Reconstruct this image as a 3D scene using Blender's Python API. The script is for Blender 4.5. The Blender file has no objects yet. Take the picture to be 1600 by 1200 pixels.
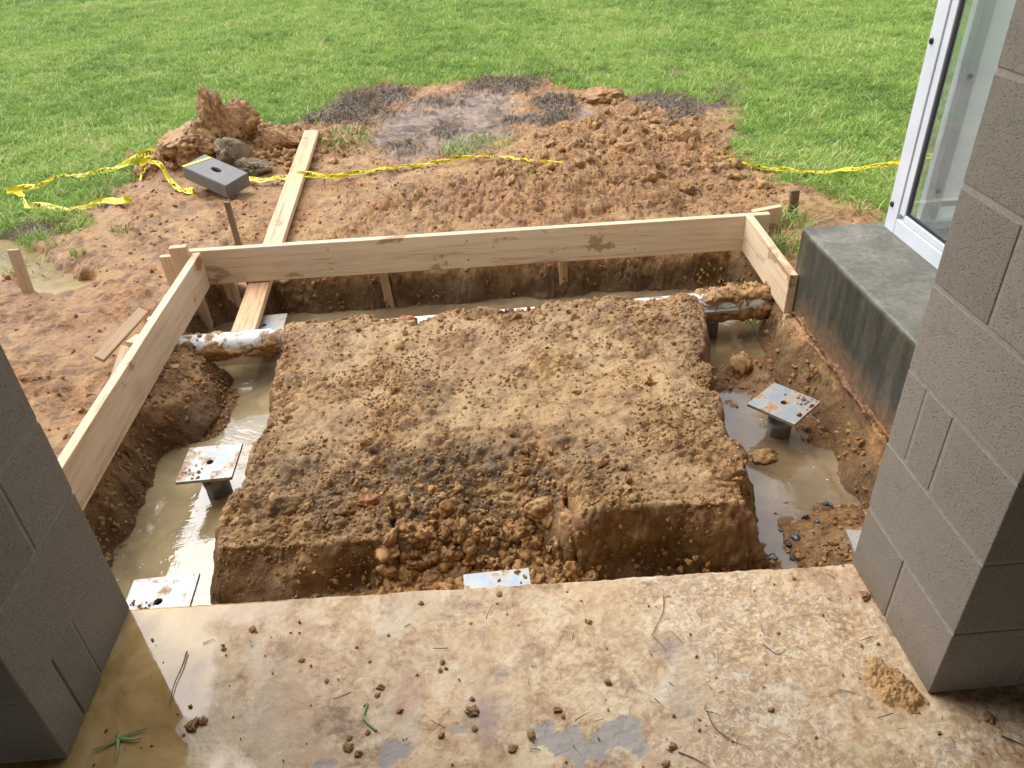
import bpy, bmesh, math, random
import numpy as np
from mathutils import Vector, Matrix, Euler

# ------------------------------------------------------------------ camera, world, sun, exposure
scene = bpy.context.scene
COL = scene.collection
rad = math.radians
CAM_H = 1.55
RM = np.array([[0.99637131, -0.07810128, 0.03382907],
               [-0.07175248, -0.55698713, 0.82741581],
               [-0.04577988, -0.82684069, -0.56056996]])     # world axes in camera axes (right, down, forward)
cam_data = bpy.data.cameras.new('camera')
cam_data.sensor_width = 36.0
cam_data.lens = 27.0
cam_data.clip_start = 0.02
cam_data.clip_end = 2000
cam = bpy.data.objects.new('camera', cam_data)
COL.objects.link(cam)
r_, u_, b_ = RM[:, 0], -RM[:, 1], -RM[:, 2]
cam.matrix_world = Matrix(((r_[0], u_[0], b_[0], 0), (r_[1], u_[1], b_[1], 0), (r_[2], u_[2], b_[2], CAM_H), (0, 0, 0, 1)))
scene.camera = cam

SUN_ELEV, SUN_AZ = rad(58), rad(-52)         # azimuth from +Y towards +X
world = bpy.data.worlds.new('World')
scene.world = world
world.use_nodes = True
wn, wl = world.node_tree.nodes, world.node_tree.links
for n in list(wn):
    wn.remove(n)
sky = wn.new('ShaderNodeTexSky')
sky.sky_type = 'NISHITA'
sky.sun_disc = False
sky.sun_elevation = SUN_ELEV
sky.sun_rotation = SUN_AZ
sky.air_density = 1.0
sky.dust_density = 1.5
sky.ozone_density = 1.0
hsv = wn.new('ShaderNodeHueSaturation')
hsv.inputs['Saturation'].default_value = 0.32
bg = wn.new('ShaderNodeBackground')
bg.inputs['Strength'].default_value = 0.15
wo = wn.new('ShaderNodeOutputWorld')
wl.new(sky.outputs[0], hsv.inputs['Color'])
wl.new(hsv.outputs[0], bg.inputs[0])
wl.new(bg.outputs[0], wo.inputs[0])

sun_data = bpy.data.lights.new('sun', 'SUN')
sun_data.energy = 1.1
sun_data.angle = rad(60)
sun_data.color = (1.0, 0.985, 0.96)
sun = bpy.data.objects.new('sun', sun_data)
COL.objects.link(sun)
sd_ = Vector((math.sin(SUN_AZ) * math.cos(SUN_ELEV), math.cos(SUN_AZ) * math.cos(SUN_ELEV), math.sin(SUN_ELEV)))
sun.rotation_euler = sd_.to_track_quat('Z', 'Y').to_euler()
sun.location = (0, 0, 20)

scene.view_settings.view_transform = 'Standard'
scene.view_settings.look = 'None'
scene.view_settings.gamma = 1.0
scene.view_settings.use_curve_mapping = False
scene.view_settings.exposure = 1.4

random.seed(5)
RNG = np.random.default_rng(11)

# ------------------------------------------------------------------ projection helpers (pixel of the 1600x1200 photograph -> world)
def ray(px, py):
    return RM @ np.array([px - 800.0, py - 600.0, 1200.0])
def at(px, py, z):
    w = ray(px, py); t = (z - CAM_H) / w[2]
    return Vector((w[0] * t, w[1] * t, z))
def aty(px, py, y):
    w = ray(px, py); t = y / w[1]
    return Vector((w[0] * t, y, CAM_H + w[2] * t))
def poly(pts, z):
    return np.array([[*at(a, b, z)[:2]] for a, b in pts])

# ------------------------------------------------------------------ numpy noise
_P = RNG.integers(0, 2**31, size=4096).astype(np.int64)
_G = RNG.normal(size=(4096, 3)); _G /= np.linalg.norm(_G, axis=1)[:, None]
def perlin(x, y, z=0.0, s=0):
    x = np.asarray(x, float) + s * 17.31; y = np.asarray(y, float) + s * 5.77
    z = np.zeros_like(x) + z + s * 9.13
    xi, yi, zi = np.floor(x), np.floor(y), np.floor(z)
    fx, fy, fz = x - xi, y - yi, z - zi
    xi, yi, zi = xi.astype(np.int64), yi.astype(np.int64), zi.astype(np.int64)
    u, v, w = [f * f * f * (f * (f * 6 - 15) + 10) for f in (fx, fy, fz)]
    out = 0.0
    for dx in (0, 1):
        for dy in (0, 1):
            for dz in (0, 1):
                h = _P[((xi + dx) * 73 + _P[((yi + dy) * 151 + _P[(zi + dz) & 4095]) & 4095]) & 4095] & 4095
                g = _G[h]
                d = g[..., 0] * (fx - dx) + g[..., 1] * (fy - dy) + g[..., 2] * (fz - dz)
                out = out + d * (u if dx else 1 - u) * (v if dy else 1 - v) * (w if dz else 1 - w)
    return out * 1.5
def fbm(x, y, z=0.0, s=0, o=4):
    t, a = 0.0, 1.0
    for k in range(o):
        f = 2.03 ** k
        t = t + a * perlin(x * f, y * f, np.asarray(z) * f, s + k); a *= 0.5
    return t
def billow(x, y, z=0.0, s=0):               # rounded lumps with creases between them
    return 0.45 - (1 - np.clip(np.abs(perlin(x, y, z, s)) * 2.6, 0, 1)) ** 2
def grains(x, y, cell, s=0, fill=.8, rmin=.25):   # half sunk crumbs of random size, heights in units of the cell
    gx_, gy_ = x / cell, y / cell
    ix, iy = np.floor(gx_).astype(np.int64), np.floor(gy_).astype(np.int64)
    out = np.zeros_like(gx_)
    for dx in (-1, 0, 1):
        for dy in (-1, 0, 1):
            h = _P[((ix + dx) * 131 + _P[((iy + dy) * 57 + s * 911) & 4095]) & 4095]
            a_, b_, c_, d_ = (h & 255) / 255., ((h >> 8) & 255) / 255., ((h >> 16) & 255) / 255., ((h >> 23) & 255) / 255.
            r = (rmin + (.95 - rmin) * c_ ** 2) * (d_ < fill)
            d2 = ((gx_ - ix - dx - a_) ** 2 + ((gy_ - iy - dy - b_) * (1 + .5 * c_)) ** 2)
            out = np.maximum(out, np.sqrt(np.clip(r * r - d2, 0, None)) * (.55 + .45 * d_))
    return out
def smooth(a, b, x):
    t = np.clip((x - a) / (b - a), 0, 1)
    return t * t * (3 - 2 * t)
def ramp01(a, b, x):                         # nearly straight, with only slightly rounded ends
    t = np.clip((x - a) / (b - a), 0, 1)
    return .75 * t + .25 * t * t * (3 - 2 * t)
def polysd(P, x, y):                        # signed distance, positive inside
    d = np.full(np.shape(x), 1e9); inside = np.zeros(np.shape(x), bool)
    n = len(P)
    for i in range(n):
        ax, ay = P[i]; bx, by = P[(i + 1) % n]
        ex, ey = bx - ax, by - ay
        t = np.clip(((x - ax) * ex + (y - ay) * ey) / (ex * ex + ey * ey + 1e-12), 0, 1)
        d = np.minimum(d, (x - ax - t * ex) ** 2 + (y - ay - t * ey) ** 2)
        c = ((ay > y) != (by > y)) & (x < (bx - ax) * (y - ay) / (by - ay + 1e-12) + ax)
        inside ^= c
    d = np.sqrt(d)
    return np.where(inside, d, -d)
def gauss(x, y, cx, cy, sx, sy=None, rot=0):
    sy = sy or sx
    c, s = math.cos(rot), math.sin(rot)
    a, b = (x - cx) * c + (y - cy) * s, -(x - cx) * s + (y - cy) * c
    return np.exp(-(a / sx) ** 2 - (b / sy) ** 2)

# ------------------------------------------------------------------ terrain functions
GZ = -0.20           # outside grade, one block course below the slab
WATER_Z = -0.42
MUD = np.concatenate([np.array([[-5.0, 1.0], [-5.0, 3.9]]),
    poly([(-40, 372), (20, 372), (80, 368), (150, 312), (215, 285), (262, 262), (268, 215), (330, 185), (400, 205), (470, 195), (540, 152), (610, 128), (660, 140), (735, 128),
          (830, 125), (900, 135), (985, 148), (1060, 150), (1130, 165), (1160, 185), (1150, 235), (1225, 275), (1300, 300), (1370, 318), (1400, 345), (1330, 365)], GZ),
    np.array([[2.6, 3.6], [2.6, 1.0]])])
TOPSOIL = [poly(p, GZ) for p in (
    [(470, 195), (500, 170), (545, 150), (610, 135), (650, 150), (600, 185), (540, 205)],
    [(720, 135), (760, 125), (850, 128), (830, 150), (760, 150)],
    [(820, 185), (850, 150), (905, 160), (880, 195), (830, 205)],
    [(880, 112), (950, 105), (960, 118), (890, 128)],
    [(1030, 110), (1070, 90), (1100, 110), (1060, 125)],
    [(1090, 145), (1130, 120), (1185, 135), (1150, 165), (1100, 175)],
    [(985, 150), (1040, 140), (1130, 160), (1090, 190), (1010, 180)],
    [(0, 345), (60, 335), (120, 345), (90, 365), (0, 375)],
    [(655, 205), (700, 188), (725, 205), (680, 220)], [(600, 228), (650, 215), (665, 237), (615, 245)], [(640, 163), (695, 150), (725, 160), (670, 175)], [(770, 190), (800, 175), (815, 195), (790, 210)], [(0, 350), (30, 352), (40, 362), (0, 368)])]
PUDDLE = poly([(560, 215), (600, 180), (660, 160), (730, 140), (800, 145), (815, 175), (800, 205), (760, 225), (690, 235), (640, 265), (600, 255)], GZ)
PUDDLE2 = poly([(880, 190), (905, 165), (950, 170), (940, 195), (895, 205)], GZ)
POND = poly([(-60, 372), (0, 380), (35, 395), (60, 415), (95, 432), (125, 447), (105, 458), (75, 452), (40, 432), (0, 425), (-60, 420)], GZ - .04)
ROUGH = poly([(830, 215), (900, 200), (980, 165), (1090, 180), (1150, 235), (1190, 290), (1150, 330), (980, 345), (700, 350), (560, 345), (560, 320), (700, 290), (830, 265)], GZ)
BANK = np.array([[-1.405, 1.0], [-1.42, 1.6], [-1.40, 2.1], [-1.41, 2.4], [-1.36, 2.58], [-1.26, 2.72], [-1.22, 2.95], [-1.24, 3.12], [-1.34, 3.22], [-1.46, 3.35], [-1.50, 3.6], [-1.40, 3.78],
                 [-0.9, 3.77], [-0.3, 3.765], [0.4, 3.77], [1.0, 3.75], [1.36, 3.72], [1.47, 3.5], [1.46, 3.3], [1.40, 3.12], [1.36, 2.95], [1.37, 2.7], [1.40, 2.5], [1.385, 2.25], [1.35, 2.05], [1.34, 1.7], [1.36, 1.0]])
MOUND = np.array([[-0.885, 3.12], [-0.86, 2.79], [-0.83, 2.5], [-0.82, 2.3], [-0.84, 2.1], [-0.90, 1.93], [-0.90, 1.80], [-0.70, 1.775], [-0.35, 1.785], [-0.30, 1.86], [-0.1, 1.875], [0.16, 1.845], [0.24, 1.745], [0.55, 1.73],
                  [0.80, 1.72], [0.85, 2.0], [0.83, 2.2], [0.88, 2.54], [0.95, 2.9], [1.00, 3.12]])

PK0, PK1 = Vector((-1.128, 3.228, -.238)), at(487, 207, -.105)
def base_height(x, y):
    """height without the fine relief, plus the masks the soil material uses"""
    w1 = fbm(x * 3.1, y * 3.1, 0, 1, 3); w2 = perlin(x * 9, y * 9, 0, 5); w3 = perlin(x * 23, y * 23, 0, 7)
    mud_sd = polysd(MUD, x, y) + .10 * w1 + .09 * w2 + .05 * w3
    z = GZ + .018 * fbm(x * 1.3, y * 1.3, 0, 9, 3) + .05 * smooth(6.5, 12, y)
    rough_sd = polysd(ROUGH, x, y) + .1 * w1
    rough = smooth(-.15, .2, rough_sd)
    z = z + .05 * rough
    hx, hy = at(352, 245, GZ)[:2]
    z = z + .17 * gauss(x, y, hx, hy, .42, .30) + .08 * gauss(x, y, hx + .55, hy + .15, .35, .25) + .07 * gauss(x, y, hx - .3, hy - .15, .3, .3)
    hx, hy = at(985, 225, GZ)[:2]
    z = z + .06 * gauss(x, y, hx, hy, .6, .4) + .05 * gauss(x, y, hx - .3, hy - .6, .7, .4)
    pud = np.maximum(smooth(-.14, .17, polysd(PUDDLE, x, y) + .16 * w1 + .12 * w2 + .08 * w3), smooth(-.05, .06, polysd(PUDDLE2, x, y) + .06 * w2))
    z = z - .03 * pud
    top = np.zeros_like(z)
    for P in TOPSOIL:
        top = np.maximum(top, smooth(-.05, .13, polysd(P, x, y) + .12 * w1 + .09 * w2 + .05 * w3))
    z = z + .025 * top * (y > 4.5)
    pond_sd = polysd(POND, x, y) + .04 + .03 * w1 + .02 * w2
    z = z - .13 * smooth(-.07, .03, pond_sd)
    tpl = np.clip((y - PK0.y) / (PK1.y - PK0.y), 0, 1)
    underp = smooth(.26, .09, np.abs(x - (PK0.x + tpl * (PK1.x - PK0.x)))) * (y < PK1.y + .15)
    z = z - underp * np.maximum(0, z - (PK0.z + tpl * (PK1.z - PK0.z) - .045))
    # trench left round the soil block
    bank_sd = polysd(BANK, x, y) + .035 * w1 + .018 * w2
    bed = -0.50 + .02 * w1
    right = smooth(.70, .98, x)
    bed = bed + right * (.074 + .016 * w2 + .010 * w1)
    bed = bed - right * .045 * gauss(x, y, 1.22, 2.17, .13, .16) - right * .05 * gauss(x, y, 1.15, 3.10, .25, .22) + right * .03 * gauss(x, y, 1.1, 1.75, .2, .25)
    bed = bed - .05 * smooth(.07, .01, np.abs(x - .935 - .03 * w1 - .02 * w2)) * (y < 2.65)
    front = smooth(1.96, 1.82, y) * smooth(-.97, -.80, x) * smooth(1.0, .85, x)
    bed = bed * (1 - front) + front * (-.385 + .02 * w2)
    # slumped heap on the left bank
    bed = bed + .12 * gauss(x, y, -1.22, 2.86, .14, .27) + .05 * gauss(x, y, -1.36, 2.2, .07, .5)
    bed = bed - right * .022 * smooth(2.35, 2.5, y) * smooth(1.2, 1.1, x) + .08 * gauss(x, y, 1.07, 2.84, .06, .08) + .05 * gauss(x, y, 1.24, 2.8, .11, .22)
    wall = ramp01(.055, -.035, bank_sd)
    z_bank = np.where(x > 1.2, -.205, z)
    zz = bed * (1 - wall) + z_bank * wall
    m_sd = polysd(MOUND, x, y) + .025 * w1 + .02 * w2 + .008 * w3
    mtop = -.115 + .022 * w1 + .012 * w2 - .035 * gauss(x, y, -.2, 1.95, .45, .16) - .02 * smooth(.10, 0, m_sd) - .03 * gauss(x, y, .0, 1.85, .22, .12) + .02 * gauss(x, y, 0, 2.9, 1.2, .12)
    wid = .060 + .05 * smooth(.25, -.2, np.abs(x + .05) - .2) * (y < 2.1) + .035 * smooth(-.5, -.9, x)
    mw = ramp01(-wid, .006, m_sd)
    mtop = mtop - .075 * smooth(2.22, 1.82, y + .05 * w1) * smooth(.32, .12, x) - .055 * gauss(x, y, -.33, 3.08, .17, .10) - .05 * gauss(x, y, .18, 3.08, .12, .10)
    mtop = mtop - .16 * smooth(.013, .0, np.abs(x - .245 - .015 * w2)) * smooth(1.92, 1.80, y) - .10 * smooth(.014, .0, np.abs(x + .335 + .02 * w2)) * smooth(1.98, 1.86, y)
    zz = np.where(mw > 0, bed * (1 - mw) + mtop * mw, zz)
    inpit = bank_sd > -.05
    return dict(z=zz, mud=mud_sd, rough=rough, pud=pud, top=top, pond=pond_sd, bank=bank_sd, mound=m_sd, mw=mw, wall=wall, inpit=inpit, w1=w1, w2=w2, underp=underp)

def ground_z(x, y):
    return float(base_height(np.array([float(x)]), np.array([float(y)]))['z'][0])

# ------------------------------------------------------------------ material helpers
class NT:
    def __init__(s, name):
        s.m = bpy.data.materials.new(name); s.m.use_nodes = True
        s.t = s.m.node_tree; s.t.nodes.clear()
        s.out = s.t.nodes.new('ShaderNodeOutputMaterial')
        s.p = s.t.nodes.new('ShaderNodeBsdfPrincipled')
        s.t.links.new(s.p.outputs[0], s.out.inputs[0])
        s.co = s.t.nodes.new('ShaderNodeTexCoord').outputs['Object']
    def put(s, sock, v):
        if hasattr(v, 'is_output'):
            s.t.links.new(v, sock)
        elif isinstance(v, (tuple, list)) and sock.type == 'RGBA' and len(v) == 3:
            sock.default_value = (*v, 1)
        else:
            sock.default_value = v
    def set(s, **k):
        for a, v in k.items():
            s.put(s.p.inputs[a.replace('_', ' ')], v)
    def map(s, scale=(1, 1, 1), loc=(0, 0, 0), co=None):
        n = s.t.nodes.new('ShaderNodeMapping'); s.put(n.inputs[0], co or s.co)
        s.put(n.inputs['Scale'], scale); s.put(n.inputs['Location'], loc)
        return n.outputs[0]
    def noise(s, scale, detail=5, rough=.55, dist=0, co=None):
        n = s.t.nodes.new('ShaderNodeTexNoise'); s.put(n.inputs['Vector'], co or s.co)
        n.inputs['Scale'].default_value = scale; n.inputs['Detail'].default_value = detail
        n.inputs['Roughness'].default_value = rough; n.inputs['Distortion'].default_value = dist
        return n.outputs[0]
    def voro(s, scale, feature='F1', co=None, rnd=1.0, out='Distance'):
        n = s.t.nodes.new('ShaderNodeTexVoronoi'); s.put(n.inputs['Vector'], co or s.co); n.feature = feature
        n.inputs['Scale'].default_value = scale; n.inputs['Randomness'].default_value = rnd
        return n.outputs[out]
    def ramp(s, f, stops, interp='LINEAR'):
        n = s.t.nodes.new('ShaderNodeValToRGB'); s.put(n.inputs[0], f); n.color_ramp.interpolation = interp
        e = n.color_ramp.elements
        while len(e) < len(stops):
            e.new(.5)
        for q, (p, c) in zip(e, stops):
            q.position = p; q.color = (*c, 1) if isinstance(c, tuple) else (c, c, c, 1)
        return n.outputs[0]
    def mix(s, f, a, b, mode='MIX'):
        n = s.t.nodes.new('ShaderNodeMix'); n.data_type = 'RGBA'; n.blend_type = mode; n.clamp_factor = True
        s.put(n.inputs[0], f); s.put(n.inputs[6], a); s.put(n.inputs[7], b)
        return n.outputs[2]
    def math(s, op, a, b=0.0, clamp=False):
        n = s.t.nodes.new('ShaderNodeMath'); n.operation = op; n.use_clamp = clamp
        s.put(n.inputs[0], a); s.put(n.inputs[1], b)
        return n.outputs[0]
    def attr(s, name, kind='GEOMETRY', out='Fac'):
        n = s.t.nodes.new('ShaderNodeAttribute'); n.attribute_name = name; n.attribute_type = kind
        return n.outputs[out]
    def rand(s):
        return s.t.nodes.new('ShaderNodeObjectInfo').outputs['Random']
    def bump(s, h, strength=.3, dist=.005, prev=None):
        n = s.t.nodes.new('ShaderNodeBump'); s.put(n.inputs['Height'], h)
        n.inputs['Strength'].default_value = strength; n.inputs['Distance'].default_value = dist
        if prev is not None:
            s.put(n.inputs['Normal'], prev)
        return n.outputs[0]

def soil_colour(m, shift=0.0):
    n_big = m.noise(2.3, 6, .6); n_mid = m.noise(14, 8, .62, .3); n_fine = m.noise(70, 6, .65)
    v = m.math('ADD', m.math('MULTIPLY', n_mid, .62), m.math('MULTIPLY', n_fine, .38))
    c = m.ramp(v, [(.32 + shift, (.085, .048, .019)), (.42 + shift, (.235, .140, .056)), (.50 + shift, (.375, .240, .105)), (.58 + shift, (.48, .325, .155)), (.70 + shift, (.57, .415, .225))])
    warm = m.mix(m.ramp(n_big, [(.40, .12), (.62, .62)]), c, m.mix(1.0, c, (1.0, .80, .58), 'MULTIPLY'))
    warm = m.mix(m.math('MULTIPLY', m.attr('outer'), .8), warm, m.mix(1.0, warm, (.92, .775, .61), 'MULTIPLY'))
    damp = m.ramp(m.noise(4.2, 7, .66, .5), [(.42, .6), (.52, 0.0)])
    warm = m.mix(damp, warm, m.mix(1.0, warm, (.60, .54, .46), 'MULTIPLY'))
    grey = m.ramp(m.noise(5.5, 5, .6, .5), [(.60, 0.0), (.72, .6)])
    return m.mix(grey, warm, m.mix(.6, warm, (.30, .27, .24))), n_mid, n_fine

def soil_material():
    m = NT('wet_clay_soil')
    c, n_mid, n_fine = soil_colour(m)
    c = m.mix(m.math('MULTIPLY', m.attr('trod'), m.ramp(n_mid, [(.36, .15), (.56, .7)])), c, m.mix(n_fine, (.39, .265, .135), (.57, .425, .25)))
    crumb = m.ramp(m.noise(38, 6, .7), [(.40, (.035, .027, .020)), (.50, (.13, .092, .055)), (.60, (.33, .255, .165))])
    c = m.mix(m.attr('crumbly'), c, crumb)
    red = m.math('MULTIPLY', m.attr('red'), m.ramp(m.noise(6, 6, .65), [(.38, 0.0), (.6, 1.0)]))
    c = m.mix(red, c, m.ramp(n_fine, [(.3, (.17, .075, .035)), (.7, (.42, .22, .115))]))
    cut = m.mix(m.ramp(m.noise(9, 6, .6, .4), [(.35, 0.0), (.65, 1.0)]), (.16, .092, .036), (.30, .195, .078))
    c = m.mix(m.attr('cut'), c, cut)
    darkc = m.ramp(m.noise(45, 6, .7), [(.38, (.024, .016, .009)), (.50, (.085, .055, .032)), (.64, (.24, .165, .095))])
    c = m.mix(m.attr('topsoil'), c, darkc)
    greyp = m.ramp(m.noise(6, 7, .65, .6), [(.40, (.045, .033, .026)), (.49, (.14, .098, .075)), (.57, (.215, .155, .115)), (.66, (.28, .20, .14))])
    c = m.mix(m.math('MULTIPLY', m.attr('puddle'), m.ramp(n_mid, [(.3, 1.0), (.7, .75)])), c, greyp)
    c = m.mix(m.math('SUBTRACT', 1.0, m.math('ADD', m.attr('puddle'), m.attr('topsoil')), True), c, m.mix(1.0, c, (1.0, .93, .82), 'MULTIPLY'))
    c = m.mix(m.attr('soaked'), c, m.mix(1.0, c, (.60, .53, .46), 'MULTIPLY'))
    lawn = m.ramp(m.noise(30, 5, .6), [(.35, (.065, .095, .022)), (.65, (.15, .21, .05))])
    c = m.mix(m.attr('lawn'), c, lawn)
    rough = m.math('ADD', m.ramp(n_mid, [(.3, .42), (.7, .72)]), m.math('ADD', m.math('ADD', m.math('MULTIPLY', m.attr('wet'), -.30), m.math('MULTIPLY', m.attr('soaked'), -.12)), m.math('MULTIPLY', m.attr('puddle'), m.ramp(m.noise(4, 6, .65, .6), [(.50, .25), (.60, -.10)]))), True)
    m.set(Base_Color=c, Roughness=rough, Specular_IOR_Level=.5)
    h = m.math('ADD', m.noise(55, 7, .7), m.math('MULTIPLY', m.noise(190, 4, .7), .35))
    dry = m.math('SUBTRACT', 1.0, m.math('MULTIPLY', m.attr('puddle'), .8), True)
    n = m.t.nodes.new('ShaderNodeBump'); m.put(n.inputs['Height'], h); m.put(n.inputs['Strength'], m.math('MULTIPLY', dry, 1.0)); n.inputs['Distance'].default_value = .012
    m.set(Normal=n.outputs[0])
    return m.m
def clod_material(name='clay_clod', shift=0.0, tint=None, k=.10):
    m = NT(name)
    m.co = m.map((k, k, k))
    va = m.t.nodes.new('ShaderNodeVectorMath'); va.operation = 'ADD'; m.put(va.inputs[0], m.co)
    oi = m.t.nodes.new('ShaderNodeObjectInfo'); m.put(va.inputs[1], oi.outputs['Location']); m.co = va.outputs[0]
    c, a, b = soil_colour(m, shift)
    r = m.attr('tone', 'INSTANCER')
    c = m.mix(1.0, c, m.ramp(r, [(0, (.74, .64, .53)), (.5, (.92, .82, .68)), (.85, (1.08, .98, .84)), (1, (1.05, .78, .58))]), 'MULTIPLY') if tint is None else m.mix(1.0, c, tint, 'MULTIPLY')
    m.set(Base_Color=c, Roughness=m.ramp(a, [(.3, .5), (.7, .78)]), Normal=m.bump(m.noise(55, 5, .7), .5, .004))
    return m.m

def simple(name, col, rough=.6, **k):
    m = NT(name); m.set(Base_Color=col, Roughness=rough, **k); return m.m

M = {}
M['soil'] = soil_material()
M['clod'] = clod_material()
M['lump'] = clod_material('ochre_lump', .01, (.98, .87, .74), .28)
M['clod_plain'] = clod_material('brown_clod', .0, (.82, .74, .66), .2)
M['crust'] = clod_material('mud_crust_soil', .0, (.95, .86, .76), 1.0)
M['clod_grey'] = clod_material('grey_clay_clod', .0, (.52, .62, .78), .2)
M['lip'] = clod_material('rough_mortar', .03, (.60, .46, .42), 1.0)
M['clod_red'] = clod_material('red_clay_clod', .0, (.92, .56, .46), .2)

def wood_material(name='pine_lumber', tone=(1, 1, 1), mud=.5):
    m = NT(name)
    off = m.math('MULTIPLY', m.rand(), 37.0)
    cmb = m.t.nodes.new('ShaderNodeCombineXYZ'); m.put(cmb.inputs[0], off); m.put(cmb.inputs[1], off); m.put(cmb.inputs[2], off)
    va = m.t.nodes.new('ShaderNodeVectorMath'); va.operation = 'ADD'; m.put(va.inputs[0], m.co); m.put(va.inputs[1], cmb.outputs[0])
    co = va.outputs[0]
    lo = m.map((.55, 5, 5), co=co)
    warp = m.noise(1.6, 3, .5, .6, co=lo)
    g = m.noise(9, 6, .65, .2, co=m.map((.8, 22, 22), co=co))
    base = m.ramp(m.math('ADD', m.math('MULTIPLY', g, .55), m.math('ADD', m.math('MULTIPLY', warp, .30), m.math('MULTIPLY', m.noise(4.5, 4, .5, .3, co=m.map((.22, 9, 9), co=co)), .35))),
                  [(.42, (.29, .150, .060)), (.485, (.49, .30, .15)), (.54, (.63, .435, .25)), (.66, (.73, .555, .36))])
    kv = m.voro(2.4, co=m.map((1.0, 1.7, 1.7), co=co))
    knot = m.ramp(kv, [(.10, 1.0), (.15, .0)])
    base = m.mix(knot, base, (.22, .085, .035))
    halo = m.ramp(kv, [(.12, .5), (.27, .0)])
    base = m.mix(halo, base, (.42, .22, .09))
    base = m.mix(1.0, base, tone, 'MULTIPLY')
    st = m.noise(3.4, 7, .68, .5, co=m.map((1, 1.6, 1.6), co=co))
    base = m.mix(m.ramp(st, [(.615 - .02 * mud, 0.0), (.65 - .02 * mud, .8)]), base, (.31, .175, .065))
    base = m.mix(m.ramp(m.noise(1.1, 5, .6, .2, co=co), [(.45, 0.0), (.75, .35)]), base, (.46, .40, .36))
    m.set(Base_Color=base, Roughness=m.ramp(g, [(.3, .48), (.7, .68)]), Normal=m.bump(g, .25, .002))
    return m.m
M['wood'] = wood_material()
M['wood_pink'] = wood_material('pink_pine_plank', (1.0, .86, .78), .2)
M['wood_old'] = wood_material('weathered_stake', (.66, .58, .48), .6)
M['wood_dark'] = wood_material('dark_stake', (.26, .23, .20), .6)
M['wood_wet'] = wood_material('wet_stake', (.86, .80, .70), .7)

def block_material():
    m = NT('painted_block')
    pores = m.voro(150)
    pn = m.noise(260, 5, .7); big = m.noise(3, 5, .6); pn2 = m.noise(60, 5, .7)
    pit = m.ramp(m.math('ADD', m.math('MULTIPLY', pn, .75), m.math('MULTIPLY', pn2, .25)), [(.36, 1.0), (.44, 0.0)])
    dot = m.math('MULTIPLY', m.ramp(pores, [(.20, 1.0), (.34, 0.0)]), m.ramp(pn2, [(.42, 0.0), (.58, 1.0)]))
    pit = m.math('MAXIMUM', pit, dot)
    r = m.rand()
    c = m.mix(big, (.235, .200, .158), (.280, .243, .194))
    c = m.mix(m.math('MULTIPLY', r, .5), c, (.26, .222, .18))
    c = m.mix(1.0, c, m.ramp(m.rand(), [(0, .86), (1, 1.1)]), 'MULTIPLY')
    c = m.mix(m.ramp(m.noise(11, 6, .7, .5), [(.60, 0.0), (.72, .45)]), c, (.16, .135, .105))
    c = m.mix(m.math('MULTIPLY', pit, .45), c, (.10, .085, .068))
    sp = m.t.nodes.new('ShaderNodeSeparateXYZ'); g = m.t.nodes.new('ShaderNodeNewGeometry'); m.put(sp.inputs[0], g.outputs['Position'])
    low = m.ramp(m.math('ADD', sp.outputs[2], m.math('MULTIPLY', m.noise(7, 5, .6, co=g.outputs['Position']), .16)), [(.06, .75), (.17, 0.0)])
    c = m.mix(low, c, (.18, .135, .075))
    mud = m.ramp(m.noise(4.5, 7, .7, .4, co=g.outputs['Position']), [(.66, 0.0), (.76, .45)])
    c = m.mix(mud, c, (.33, .23, .11))
    h = m.math('ADD', m.math('MULTIPLY', pn, .7), m.math('SUBTRACT', m.math('MULTIPLY', pn2, .6), m.math('MULTIPLY', pit, 1.1)))
    m.set(Base_Color=c, Roughness=.78, Normal=m.bump(h, .7, .004))
    return m.m
M['block'] = block_material()
def mortar_material():
    m = NT('painted_mortar'); n = m.noise(60, 5, .65)
    m.set(Base_Color=m.ramp(n, [(.3, (.225, .195, .157)), (.7, (.33, .29, .238))]), Roughness=.8, Normal=m.bump(n, .5, .003)); return m.m
M['mortar'] = mortar_material()

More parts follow.
